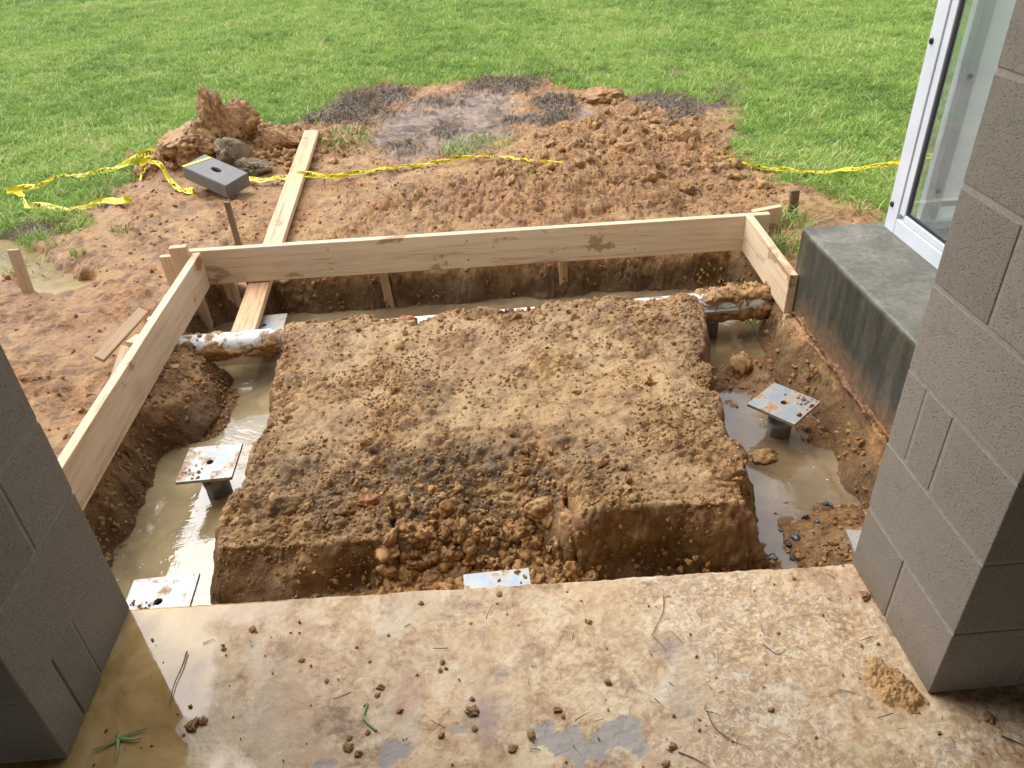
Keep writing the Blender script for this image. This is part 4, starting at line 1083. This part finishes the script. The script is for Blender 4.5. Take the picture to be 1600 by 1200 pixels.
def tape(pts, label, seed, width=.056, stand=.5, words=True):
    """pts: (px, py, lift, width factor)"""
    rg = random.Random(seed)
    C, Wf = [], []
    for q in pts:
        p_ = at(q[0], q[1], GZ + .03); zg = gz(p_.x, p_.y)
        p_ = at(q[0], q[1], zg + q[2]); C.append(p_); Wf.append(q[3] if len(q) > 3 else 1.0)
    n = 10; S = catmull(C, n); Wi = catmull([(w, 0, 0) for w in Wf], n)
    L = [0.0]
    for i in range(1, len(S)): L.append(L[-1] + (S[i] - S[i - 1]).length)
    ph = rg.random() * 6
    U = []
    for i in range(len(S)):
        tg = (S[min(i + 1, len(S) - 1)] - S[max(i - 1, 0)]).normalized(); side = tg.cross(Vector((0, 0, 1))).normalized()
        tw = stand + .45 * math.sin(L[i] * 7 + ph) + .3 * math.sin(L[i] * 17 + ph * 2)
        U.append((Vector((0, 0, 1)) * max(.25, math.sin(max(.2, min(1.5, tw)))) - side * math.cos(tw)).normalized())
    def surf(s, v, off=0.0):
        s = min(max(s, 0), L[-1]); i = max(0, min(len(S) - 2, int(np.searchsorted(L, s)) - 1)); t = (s - L[i]) / max(1e-6, L[i + 1] - L[i])
        c_ = S[i].lerp(S[i + 1], t); u = U[i].lerp(U[i + 1], t).normalized(); w = width * (Wi[i].x * (1 - t) + Wi[i + 1].x * t)
        tg = (S[i + 1] - S[i]).normalized(); nr = tg.cross(u).normalized()
        return c_ + u * (w * v) + nr * (off + .006 * math.sin(v * 6 + s * 34) + .003 * math.sin(v * 11 - s * 71))
    V, F, nvv = [], [], 6
    ns_ = len(S) * 3
    for i in range(ns_ + 1):
        for k in range(nvv): V.append(surf(L[-1] * i / ns_, k / (nvv - 1)))
    for i in range(ns_):
        for k in range(nvv - 1): F.append((i * nvv + k, i * nvv + k + 1, (i + 1) * nvv + k + 1, (i + 1) * nvv + k))
    o = tag(mesh_obj('caution_tape', V, F, M['tape'], smooth_=True), label, 'caution tape')
    if words:
        s0 = rg.uniform(.02, .12); hgt = .56; ln = width * .62 * WLEN / WHGT
        while s0 + ln < L[-1]:
            V, F = [], []
            for off in (.0012, -.0012):
                b0 = len(V)
                for x_, y_, _ in wv: V.append(surf(s0 + x_ / WLEN * ln, .22 + y_ / WHGT * hgt, off))
                F += [tuple(b0 + k for k in f) for f in wf]
            s0 += ln + width * 1.6
            mesh_obj('lettering', V, F, M['ink'], o)
    return o
tape([(12, 306, .03, .9), (45, 296, .05, .8), (62, 294, .05, .6), (95, 276, .03, .5), (120, 277, .03, .7), (165, 270, .03, .75), (205, 258, .04, .95), (235, 246, .06, 1.2), (262, 243, .04, .5)], 'yellow caution tape strip trailing over the grass towards the spoil heap', 1)
tape([(20, 302, .04, .8), (36, 312, .03, .6), (38, 327, .02, .7), (60, 326, .02, .8), (95, 330, .02, .8), (130, 327, .02, .7), (160, 318, .02, .7), (190, 319, .02, 1.1), (208, 315, .02, .5)], 'yellow caution tape strip curled on the mud with its torn end by the lawn', 2)
tape([(222, 262, .05, .7), (232, 255, .05, .5), (248, 260, .04, .6), (262, 283, .02, .6), (278, 298, .02, .7), (300, 303, .015, .9), (310, 300, .01, .6)], 'yellow caution tape strip looping down beside the grey block', 3)
tape([(236, 250, .06, .8), (222, 264, .02, .8), (219, 282, .01, .4)], 'short yellow tape end hanging at the spoil heap edge', 4, words=False)
tape([(384, 283, .02, .75), (400, 284, .03, .8), (425, 282, .04, .85), (445, 280, .05, .75), (480, 277, .05, .75), (520, 279, .03, .6), (560, 272, .02, .55), (600, 265, .02, .5), (640, 261, .02, .45), (690, 254, .02, .45), (740, 246, .03, .4), (790, 247, .02, .4), (840, 253, .005, .3), (880, 255, .0, .3)], 'long yellow caution tape running under the plank across the mud', 5)
tape([(1115, 246, .0, .3), (1150, 254, .01, .35), (1190, 264, .01, .4), (1225, 268, .02, .55), (1270, 271, .03, .5), (1320, 268, .05, .55), (1360, 263, .08, .55), (1420, 255, .10, .65), (1480, 240, .12, .7), (1540, 220, .12, .7)], 'yellow caution tape strung over the grass behind the window', 6)
# strap of tape over the end of the block
def on_block(u, v, h=.002):
    return cb.matrix_world @ Vector((u * BLn, v * BWd, h))
cb_mw = Matrix(cb.matrix_world)
def strap():
    A = [(-.010, .02, -.06), (-.008, .03, .0015), (.05, .35, .002), (.10, .7, .002), (.135, .95, .002)]
    V = []
    for u, v, h in A:
        c_ = cb_mw @ Vector((u * BLn, v * BWd, h)); V += [c_, c_ + BX * .024 + BN * .0006]
    F = [(2 * i, 2 * i + 1, 2 * i + 3, 2 * i + 2) for i in range(len(A) - 1)]
    return tag(mesh_obj('caution_tape', V, F, M['tape']), 'short yellow tape strap lying over the end of the grey block', 'caution tape')
strap()

# ------------------------------------------------------------------ loose soil: crumbs and clods that nobody could count
def scatter_clods(name, n, xr, yr, dens, smin, smax, power=2.5, sink=.25):
    x = RNG.uniform(*xr, n * 6); y = RNG.uniform(*yr, n * 6)
    B = base_height(x, y); pr = dens(x, y, B); keep = RNG.random(len(x)) < pr
    idx = np.flatnonzero(keep)[:n]; x, y = x[idx], y[idx]
    s = smin + (smax - smin) * RNG.random(len(x)) ** power
    z = bil(x, y) + s * (.55 - sink)
    sc = s[:, None] * RNG.uniform(.75, 1.25, (len(x), 3))
    return scatter(name, np.stack([x, y, z], 1), RNG.uniform(0, 6.28, (len(x), 3)), sc, RNG.random(len(x)), clod_protos)
def patchy(x, y, s, f=3.0, a=-.05, b=.45):
    return smooth(a, b, perlin(x * f, y * f, 0, s) + .5 * perlin(x * f * 2.7, y * f * 2.7, 0, s + 1))
scatter_clods('soil_crumbs', 14000, (-1.0, 1.1), (1.68, 3.15), lambda x, y, B: (B['mw'] > .35) * np.clip(.10 + .55 * patchy(x, y, 31) + .75 * gauss(x, y, -.35, 1.98, .55, .13) + .65 * gauss(x, y, .05, 1.9, .3, .16) + .5 * smooth(.75, .9, x) + .5 * smooth(.10, .0, B['mound']), 0, 1), .0018, .0085, 3.0, .5)
scatter_clods('mound_clods', 420, (-1.0, 1.1), (1.68, 3.17), lambda x, y, B: (B['mw'] > .25) * np.clip(.03 + .9 * gauss(x, y, -.1, 1.88, .35, .14) + .8 * gauss(x, y, 0, 3.03, 1.0, .08) + .4 * gauss(x, y, -.6, 2.0, .3, .12), 0, 1), .007, .024, 2.6, .55)
scatter_clods('slope_clods', 2600, (-.42, .30), (1.58, 1.96), lambda x, y, B: (B['mw'] < .97) * (B['z'] > -.41) * np.clip(.5 + .5 * patchy(x, y, 61, 6), 0, 1) * smooth(-.42, -.33, x) * smooth(.30, .22, x), .003, .030, 3.0, .5)
scatter_clods('trench_crumbs', 5200, (-1.5, 1.5), (1.34, 3.8), lambda x, y, B: (B['mw'] < .3) * (B['bank'] > -.02) * (B['z'] > WATER_Z - .02) * np.clip(.25 + .9 * (y < 1.8) + .6 * smooth(.12, .0, B['bank']), 0, 1), .002, .013, 2.8, .4)
scatter_clods('bank_clods', 3600, (-1.6, -1.05), (1.4, 3.4), lambda x, y, B: (B['bank'] < .25) * (B['z'] > WATER_Z - .01) * .8, .002, .011, 2.8, .45)
scatter_clods('mud_crumbs', 7500, (-3.6, 2.6), (1.6, 7.0), lambda x, y, B: (B['mud'] > .05) * (B['bank'] < -.02) * (1 - B['pud']) * np.clip(.10 + .35 * patchy(x, y, 50, 2) + .6 * B['rough'], 0, 1), .002, .014, 3.2, .5)
scatter_clods('rough_clods', 620, (-1.5, 2.4), (3.9, 7.2), lambda x, y, B: (B['mud'] > .05) * (1 - B['pud']) * np.clip(B['rough'] * smooth(4.3, 5.2, y + .25 * x), 0, 1) * .9, .008, .055, 3.6, .7)
hxy = at(360, 245, GZ)
scatter_clods('heap_clods', 1100, (hxy.x - .8, hxy.x + 1.0), (hxy.y - .5, hxy.y + .6), lambda x, y, B: gauss(x, y, hxy.x + .1, hxy.y, .55, .35), .006, .055, 3.0, .5)

# pale film and flecks floating on the trench water
def fleck_mesh(seed):
    rg = np.random.default_rng(seed); n = 14; V = [(0, 0, .0)]
    for k in range(n):
        a_ = 2 * math.pi * k / n; r = rg.uniform(.35, 1.0); V.append((r * math.cos(a_), .45 * r * math.sin(a_), -.02))
    me = bpy.data.meshes.new('fleck'); me.from_pydata(V, [], [(0, 1 + k, 1 + (k + 1) % n) for k in range(n)]); me.update(); me.materials.append(M['fleck']); return me
M['fleck'] = simple('pale_scum', (.55, .50, .40), .5)
n = 260; x = np.concatenate([RNG.uniform(-1.42, -.85, n), RNG.uniform(.88, 1.3, n // 2)]); y = np.concatenate([RNG.uniform(1.6, 3.1, n), RNG.uniform(1.6, 3.1, n // 2)])
B = base_height(x, y); k = (B['z'] < WATER_Z - .012) & (smooth(.0, .5, perlin(x * 4, y * 4, 0, 120)) > RNG.random(len(x)) * .9); x, y = x[k], y[k]
sc = (.003 + .011 * RNG.random(len(x)) ** 2.5)[:, None] * np.array([[1, 1, .1]])
scatter('water_scum', np.stack([x, y, 0 * x + WATER_Z + .0012], 1), np.stack([0 * x, 0 * x, RNG.normal(.4, .7, len(x))], 1), sc, RNG.random(len(x)), [fleck_mesh(900 + q) for q in range(5)])

# ------------------------------------------------------------------ grass
def tuft_mesh(name, nb, hmin, hmax, spread, seed, wid=.0028, mat='grass', lean=.6):
    rg = random.Random(seed); V, F, tip = [], [], []
    for k in range(nb):
        a_ = rg.random() * 6.28; r = spread * math.sqrt(rg.random()); bx_, by_ = r * math.cos(a_), r * math.sin(a_)
        h = rg.uniform(hmin, hmax); d = rg.random() * 6.28; ln = rg.uniform(.15, lean) * h; w = wid * rg.uniform(.7, 1.3)
        wx, wy = -math.sin(d) * w, math.cos(d) * w; b0 = len(V)
        if rg.random() < .5: wx, wy = math.cos(d) * w, math.sin(d) * w
        for q, f in ((0, 1.0), (.4, .9), (.75, .6)):
            ox, oy, oz = math.cos(d) * ln * q * q * 1.2, math.sin(d) * ln * q * q * 1.2, h * (q - .18 * q * q * q)
            V += [(bx_ + ox - wx * f, by_ + oy - wy * f, oz), (bx_ + ox + wx * f, by_ + oy + wy * f, oz)]; tip += [q, q]
        V.append((bx_ + math.cos(d) * ln * 1.25, by_ + math.sin(d) * ln * 1.25, h * .80)); tip.append(1.0)
        F += [(b0, b0 + 1, b0 + 3, b0 + 2), (b0 + 2, b0 + 3, b0 + 5, b0 + 4), (b0 + 4, b0 + 5, b0 + 6)]
    me = bpy.data.meshes.new(name); me.from_pydata(V, [], F); me.update(); float_attr(me, 'tip', tip); me.materials.append(M[mat]); return me
tufts = [tuft_mesh('grass_tuft', 20, .022, .078, .058, 300 + k, .0028, lean=1.25) for k in range(6)]
def lawn_points(n, y0, y1, margin, dens):
    y = y0 + (y1 - y0) * RNG.random(n) ** .85
    hw = y * .78 + margin
    x = RNG.uniform(-1, 1, n) * hw - .03 * y
    nearm = (np.abs(x) < 5) & (y < 11)
    mud = np.full(n, -1.0); top = np.zeros(n); bank = np.full(n, -1.)
    B = base_height(x, y); mud = np.where((x > -5) & (x < 5), B['mud'], -1); top = B['top']
    keep = (RNG.random(n) < dens(x, y) * smooth(.17, -.24, mud + .12 * B['w2'] + .05 * B['w1']) * (1 - .62 * top)) & (B['bank'] < -.1) & (B['pond'] < -.03)
    keep &= ~((x > 1.38) & (y < 3.04))
    return x[keep], y[keep]
x, y = lawn_points(118000, 3.0, 15.5, 1.2, lambda x, y: .95)
big = fbm(x * .55, y * .55, 0, 70, 3); mid = perlin(x * 2.3, y * 2.3, 0, 71)
tone = np.clip(.50 + .32 * big + .2 * mid + RNG.normal(0, .24, len(x)), 0, .95)
tone = np.where(RNG.random(len(x)) < .10, RNG.uniform(.75, 1, len(x)), tone)
cl = perlin(x * 6.5, y * 6.5, 0, 73)
tone = np.clip(tone + .16 * cl, 0, 1)
sz = (.66 + .40 * RNG.random(len(x)) + .16 * mid + .22 * cl + .02 * y)
scl = np.stack([sz * 1.05, sz * 1.05, sz * RNG.uniform(.6, 1.1, len(x))], 1)
rot = np.stack([RNG.normal(0, .12, len(x)), RNG.normal(0, .12, len(x)), RNG.uniform(0, 6.28, len(x))], 1)
scatter('lawn_grass', np.stack([x, y, bil(x, y) - .006], 1), rot, scl, tone, tufts)
x, y = lawn_points(9000, 15.5, 26, 3, lambda x, y: 1.0)
sz = 1.6 + .6 * RNG.random(len(x)); rot = np.stack([0 * x, 0 * x, RNG.uniform(0, 6.28, len(x))], 1)
scatter('far_grass', np.stack([x, y, bil(x, y) - .01], 1), rot, np.stack([sz * 1.6, sz * 1.6, sz * .8], 1), np.clip(.4 + .3 * fbm(x * .55, y * .55, 0, 70, 3), 0, .9), tufts)

# unseen wood, added beyond the lawn to darken what the wet ground mirrors
M['leaf'] = simple('tree_leaves', (.045, .085, .025), .6)
def spray_mesh(seed):
    rg = random.Random(seed); V, F = [], []
    for k in range(34):
        p_ = Vector((rg.gauss(0, .5), rg.gauss(0, .5), rg.gauss(0, .4))); u = Vector((rg.gauss(0, 1), rg.gauss(0, 1), rg.gauss(0, 1))).normalized(); w = u.orthogonal().normalized() * .16; u = u * .30; b0 = len(V)
        V += [p_ - u, p_ + w, p_ + u, p_ - w]; F.append((b0, b0 + 1, b0 + 2, b0 + 3))
    me = bpy.data.meshes.new('spray'); me.from_pydata(V, [], F); me.update(); me.materials.append(M['leaf']); return me
n = 7000; x = RNG.uniform(-48, 48, n); y = 29 + 5 * RNG.random(n) + .004 * x * x; topz = 11 + 3.5 * fbm(x * .12, 0 * x, 0, 77, 3); z = topz * RNG.random(n) ** .8
scatter('added_treeline', np.stack([x, y, z], 1), RNG.uniform(0, 6.28, (n, 3)), np.repeat(RNG.uniform(.7, 1.5, (n, 1)), 3, 1), RNG.random(n), [spray_mesh(950 + k) for k in range(4)])

# separate grass tufts growing out of the mud
def mud_tuft(px, py, label, nb, hmin, hmax, spread, seed, tone=None):
    p_ = at(px, py, GZ); me = tuft_mesh('grass_tuft', nb, hmin, hmax, spread, seed, .003, lean=1.2)
    o = link(bpy.data.objects.new('grass_tuft', me)); o.location = (p_.x, p_.y, gz(p_.x, p_.y) - .004)
    me.materials[0] = M['tuft']; return tag(o, label, 'grass tuft')
def tuft_material():
    m = NT('tuft_blades'); r = m.rand(); n = m.noise(9, 3); h = m.attr('tip')
    c = m.mix(m.ramp(n, [(.35, 0.0), (.65, 1.0)]), (.13, .25, .045), (.34, .46, .10)); c = m.mix(m.math('MULTIPLY', h, .3), c, (.48, .52, .20))
    m.set(Base_Color=c, Roughness=.5, Specular_IOR_Level=.35); return m.m
M['tuft'] = tuft_material()
mud_tuft(48, 395, 'big green grass tuft at the edge of the small pond', 150, .06, .16, .16, 401)
mud_tuft(84, 412, 'green grass tuft hanging over the pond bank nearest the spoil', 80, .05, .13, .10, 402)
mud_tuft(4, 424, 'thin grass tuft behind the weathered pond stake', 50, .06, .14, .08, 403)
mud_tuft(124, 400, 'small bluish grass tuft alone on the mud right of the pond', 34, .03, .07, .05, 404)
mud_tuft(190, 362, 'small grass tuft in the open mud below the curled tape', 40, .03, .07, .07, 405)
mud_tuft(745, 228, 'wide grass tuft left standing by the grey puddle', 300, .04, .11, .27, 406)
mud_tuft(715, 240, 'low grass tuft in front of the wide one by the puddle', 110, .03, .08, .14, 412)
mud_tuft(535, 225, 'grass tuft beside the far end of the plank', 240, .04, .10, .26, 407)
mud_tuft(1215, 395, 'long grass tuft squeezed between short form board and ledge', 130, .08, .20, .13, 408)
mud_tuft(1235, 350, 'grass tuft at the foot of the dark square stake', 110, .06, .15, .12, 409)
mud_tuft(1190, 440, 'grass tuft showing under the short form board', 70, .05, .12, .07, 410)
mud_tuft(830, 290, 'sparse trodden grass in the middle of the rough mud', 40, .03, .06, .10, 411)

# dead grass and roots on torn topsoil and across the mud
straws = [tuft_mesh('straw', 7, .02, .055, .03, 500 + k, .0016, 'straw', 3.0) for k in range(4)]
n = 60000; x = RNG.uniform(-3.4, 2.6, n); y = RNG.uniform(3.85, 8.4, n); B = base_height(x, y)
pr = np.clip(B['top'] * .45 * patchy(x, y, 57, 4, -.3, .4) + .09 * smooth(-.15, .1, -np.abs(B['mud'] - .02)) + .05 * B['rough'] * patchy(x, y, 55, 1.5), 0, 1) * (B['mud'] > -.3) * (B['bank'] < -.03)
k = RNG.random(n) < pr; x, y = x[k], y[k]
rot = np.stack([RNG.normal(0, .7, len(x)), RNG.normal(0, .7, len(x)), RNG.uniform(0, 6.28, len(x))], 1)
scatter('dead_grass', np.stack([x, y, bil(x, y) - .002], 1), rot, np.repeat(RNG.uniform(.7, 1.3, (len(x), 1)), 3, 1), RNG.random(len(x)), straws)

# ------------------------------------------------------------------ small things on the slab and in the trench
slab_clods = [(595, 1075, .012), (590, 1087, .010), (740, 1113, .020), (738, 1093, .009), (742, 1140, .010), (950, 1067, .012), (830, 1150, .014), (870, 1109, .013), (692, 1035, .009), (688, 1048, .008), (697, 1045, .006),
              (920, 972, .010), (1052, 1167, .013), (1240, 905, .009), (395, 985, .013), (350, 1015, .008), (472, 1032, .009), (545, 1170, .016), (560, 1178, .012), (545, 1155, .009), (575, 1145, .009), (1040, 1195, .012),
              (1352, 932, .020), (658, 943, .010), (780, 930, .012), (625, 1112, .010), (1545, 1123, .018), (300, 1135, .022), (318, 1128, .014), (1395, 1090, .008), (1205, 1110, .009), (510, 1065, .008), (735, 975, .007), (880, 1120, .008), (800, 1172, .014), (690, 1150, .010)]
CLOD_LABELS = ['brown mud clod just right of the curled green grass stem', 'mud clod touching the first one right of the curled grass stem', 'largest brown mud clod in the middle of the slab', 'small mud clod above the largest one on the slab', 'small mud clod below the largest one on the slab',
    'brown mud clod midway between slab edge and grey bare patch', 'brown mud clod on the left rim of the grey bare patch', 'dark mud clod just above the grey bare patch', 'upper of three little mud clods in the middle left of the slab', 'middle of three little mud clods in the middle left of the slab', 'tiniest of three little mud clods in the middle left of the slab',
    'small mud clod near the slab edge right of the white pier cap', 'reddish mud clod right of the grey bare patch', 'small mud clod near the slab edge towards the right pier', 'pale flat mud clod near the slab edge at the front pier cap', 'small mud clod below the pale flat one near the front pier cap', 'mud clod alone between front pier cap and curled grass stem',
    'bigger mud clod in the cluster at the bottom left of the slab', 'lower mud clod in the cluster at the bottom left of the slab', 'upper mud clod in the cluster at the bottom left of the slab', 'right mud clod in the cluster at the bottom left of the slab', 'mud clod cut by the bottom rim below the grey bare patch',
    'dark mud clod at the foot of the block pier by the window', 'small mud clod on the slab edge left of the white pier cap', 'mud clod right below the white pier cap at the slab edge', 'mud clod a little right of the curled grass stem', 'pale broken clod in the shade behind the right block pier', 'mud clod at the rim of the brown puddle',
    'smaller mud clod at the rim of the brown puddle', 'little mud clod beside the crusted mud pat', 'little mud clod beside the bent dark root', 'little mud clod left of the curled grass stem', 'little mud clod above the largest one near the slab edge', 'little mud clod above the grey bare patch', 'mud clod left of the grey bare patch at the bottom', 'little mud clod left below the largest one']
cm = [lump_mesh('mud_clod', 4, 600 + k, (1.05, .85, .62), .75, 1.6, .25) for k in range(5)]
for me in cm: me.materials.append(M['clod_plain'])
for k, (px, py, s) in enumerate(slab_clods):
    p_ = at(px, py, 0); o = link(bpy.data.objects.new('mud_clod', cm[k % 5])); s *= .66; o.location = (p_.x, p_.y, s * .34); o.scale = (s, s, s * .85); o.rotation_euler = (0, 0, random.random() * 6.28)
    lab = CLOD_LABELS[k]
    tag(o, lab, 'mud clod', 'small mud clods on the slab')
# bigger pat of mud by the right pier
V, F = [], []
c0 = at(1395, 1072, 0); nxm, nym = 90, 60
ax_ = (at(1432, 1100, 0) - at(1348, 1035, 0)); Lp = ax_.length; ax_.normalize(); ay_ = Vector((0, 0, 1)).cross(ax_)
uu, vv = np.meshgrid(np.linspace(-1, 1, nxm), np.linspace(-1, 1, nym))
rr2 = np.sqrt(uu ** 2 + vv ** 2) + .26 * fbm(uu * 2.5, vv * 2, 0, 610, 4)
wxp = c0.x + ax_.x * uu * Lp * .62 + ay_.x * vv * .055; wyp = c0.y + ax_.y * uu * Lp * .62 + ay_.y * vv * .055
hz = .013 * smooth(1.0, .60, rr2) * (1 + .35 * fbm(uu * 4, vv * 4, 0, 611, 3)) + .0045 * billow(wxp * 75, wyp * 75, 0, 612) * smooth(.95, .7, rr2) + .003 * billow(wxp * 150, wyp * 150, 0, 613) * smooth(.95, .7, rr2) - .004
ii = (np.arange(nym - 1)[:, None] * nxm + np.arange(nxm - 1)[None, :]).ravel()
tag(mesh_obj('mud_pat', np.stack([wxp, wyp, hz], -1).reshape(-1, 3), np.stack([ii, ii + 1, ii + 1 + nxm, ii + nxm], 1), M['crust'], smooth_=True), 'thick crusted pat of mud on the slab by the right block pier', 'mud pat')

def strand(name, pts, r, mat, label, cat, group=None, taper=True):
    S = catmull(pts, 5); V, F = [], []; m_ = 5
    for i, p_ in enumerate(S):
        tg = (S[min(i + 1, len(S) - 1)] - S[max(i - 1, 0)]).normalized(); sd2 = tg.cross(Vector((0, 0, 1))).normalized(); up2 = sd2.cross(tg)
        q = r * (1 - .7 * i / len(S)) if taper else r
        for k in range(m_): a_ = 2 * math.pi * k / m_; V.append(p_ + sd2 * q * math.cos(a_) + up2 * q * math.sin(a_))
    for i in range(len(S) - 1):
        for k in range(m_): F.append((i * m_ + k, i * m_ + (k + 1) % m_, (i + 1) * m_ + (k + 1) % m_, (i + 1) * m_ + k))
    return tag(mesh_obj(name, V, F, mat, smooth_=True), label, cat, group)
def on_slab(L, z=.003): return [at(a_, b2, z) for a_, b2 in L]
strand('twig', on_slab([(292, 1018), (285, 1040), (272, 1070), (264, 1105)], .006), .0022, M['twig'], 'thin brown root lying at the puddle edge on the slab', 'twig')
strand('twig', on_slab([(1037, 930), (1036, 955), (1022, 985), (1018, 993)]), .0012, M['twig'], 'hair thin curved root near the slab edge', 'twig')
strand('twig', on_slab([(1020, 993), (1032, 1005), (1042, 1016)]), .0011, M['twig'], 'short hair root just below the curved one', 'twig')
strand('twig', on_slab([(1060, 1175), (1085, 1185), (1110, 1199)]), .0016, M['twig'], 'dark twig at the bottom middle of the slab', 'twig')
strand('twig', on_slab([(1105, 1112), (1118, 1138), (1150, 1160), (1170, 1166)]), .0013, M['twig'], 'bent dark root on the scuffed part of the slab', 'twig')
strand('twig', on_slab([(1192, 1006), (1215, 1022), (1232, 1010)]), .0012, M['twig'], 'short forked root on the scuffed part of the slab', 'twig')
strand('twig', on_slab([(1565, 1150), (1585, 1158), (1600, 1165)]), .002, M['twig'], 'twig in the shade behind the right block pier', 'twig')
strand('twig', on_slab([(317, 1005), (335, 998)]), .0012, M['twig'], 'tiny straight twig near the front pier cap', 'twig')
strand('grass_sprig', on_slab([(568, 1103), (574, 1100), (568, 1118), (575, 1130), (588, 1141)], .004), .0028, M['sprig'], 'single pale green curled grass stem on the slab', 'grass stem', taper=False)
sp = empty('grass_sprig', at(184, 1153, 0)); tag(sp, 'star shaped green grass sprig lying in the brown puddle', 'grass sprig')
for L in ([(184, 1153), (205, 1145), (230, 1138)], [(184, 1153), (165, 1165), (145, 1172)], [(184, 1153), (183, 1172), (181, 1188)], [(184, 1153), (208, 1156), (222, 1153)], [(184, 1153), (186, 1147), (188, 1143)]):
    w0 = [at(a_, b2, .006) - sp.location for a_, b2 in L]
    S = catmull(w0, 5); V, F = [], []
    for i, p_ in enumerate(S):
        tg = (S[min(i + 1, len(S) - 1)] - S[max(i - 1, 0)]).normalized(); sd2 = tg.cross(Vector((0, 0, 1))).normalized(); q = .004 * (1 - i / len(S)) + .0006
        V += [p_ + sd2 * q, p_ + Vector((0, 0, .002)), p_ - sd2 * q]
    for i in range(len(S) - 1):
        for k in range(2): F.append((i * 3 + k, i * 3 + k + 1, i * 3 + 4 + k, i * 3 + 3 + k))
    mesh_obj('blade', V, F, M['sprig'], sp)
# fine litter on the slab, past counting
n = 260; x = RNG.uniform(-.5, 1.05, n); y = RNG.uniform(.72, 1.34, n); k = (RNG.random(n) < smooth(-.3, .5, x) * .8 + .12) & ~((x > .9) & (y > .93)); x, y = x[k], y[k]
rot = np.stack([RNG.normal(1.45, .15, len(x)), RNG.normal(0, .15, len(x)), RNG.uniform(0, 6.28, len(x))], 1)
lit = [tuft_mesh('root_bit', 1, .02, .05, .001, 520 + k, .0009, 'straw', .6) for k in range(4)]
scatter('slab_litter', np.stack([x, y, 0 * x + .0035], 1), rot, np.repeat(RNG.uniform(.5, 1.2, (len(x), 1)), 3, 1), RNG.random(len(x)) * .6, lit)
n = 230; x = RNG.uniform(-.9, .9, n); y = RNG.uniform(.74, 1.33, n)
s = .001 + .0035 * RNG.random(n) ** 3
scatter('slab_crumbs', np.stack([x, y, s * .4 + .001], 1), RNG.uniform(0, 6.28, (n, 3)), np.repeat(s[:, None], 3, 1), .2 + RNG.random(n) * .6, clod_protos)

stones = [(1200, 713, .030), (1268, 722, .016), (1255, 747, .020), (1245, 838, .022), (1228, 858, .018), (1240, 868, .016), (1212, 870, .022), (1290, 787, .018), (1298, 790, .014), (1258, 805, .020), (1278, 812, .014), (1205, 880, .024), (1232, 846, .018), (1220, 822, .012)]
STONE_LABELS = ['black wet stone among the largest clods below the cornerwise pier cap', 'dark flat stone at the rim of the trench pool by the right pier', 'dark stone at the near end of the trench pool by the right pier', 'dark stone in the middle of the stony trench mud by the right pier', 'dark stone near the slab edge by the narrow water strip',
    'second dark stone near the slab edge by the narrow water strip', 'dark stone at the slab end of the narrow water strip', 'dark stone highest up the bank beside the right pier', 'small dark stone just below the one highest up the bank', 'dark stone between the trench pool and the stony mud', 'small dark stone beside the right bank of the stony mud',
    'largest dark stone at the slab edge in the narrow water strip', 'small dark stone touching the one in the middle of the stony mud', 'tiny dark stone alone beside the narrow water strip']
sm = [lump_mesh('stone', 3, 700 + k, (1.1, .8, .6), .6, 1.0, .0) for k in range(4)]
for me in sm: me.materials.append(M['stone'])
for k, (px, py, s) in enumerate(stones):
    p_ = at(px, py, -.40); o = link(bpy.data.objects.new('stone', sm[k % 4])); o.location = (p_.x, p_.y, gz(p_.x, p_.y) + s * .35); s *= .75; o.scale = (s, s, s); o.rotation_euler = (random.random(), random.random(), random.random() * 6)
    tag(o, STONE_LABELS[k], 'stone', 'dark stones in the trench mud')
for px, py, s, sq, seed, mat, lab in ((1192, 708, .05, (1.2, .8, .6), 801, 'lump', 'broken clay lump in the trench below the cornerwise pier cap'), (1155, 578, .075, (.7, .8, 1.0), 802, 'lump', 'upright clay lump in the trench between soil block and ledge'),
                                    (632, 500, .035, (1.5, .8, .6), 803, 'clod_red', 'brick red clay lump on the far edge of the soil block'), (698, 805, .045, (.55, .5, .95), 804, 'lump', 'pale upright clay lump on the crumbled face of the soil block'),
                                    (845, 800, .055, (.9, .6, .9), 805, 'lump', 'rounded clay lump beside the crack in the soil block face'), (575, 765, .030, (1.3, .8, .6), 806, 'clod_red', 'small reddish lump on the near edge of the soil block'), (325, 905, .05, (1.2, .8, .6), 807, 'clod_red', 'red clay lump beside the front pier cap')):
    p_ = at(px, py, -.40 if px > 1100 or py > 850 else (-.14 if py < 790 else -.24)); lump('clay_lump', p_.x, p_.y, gz(p_.x, p_.y) + s * .25, s, sq, seed, M[mat], lab, sub=4)
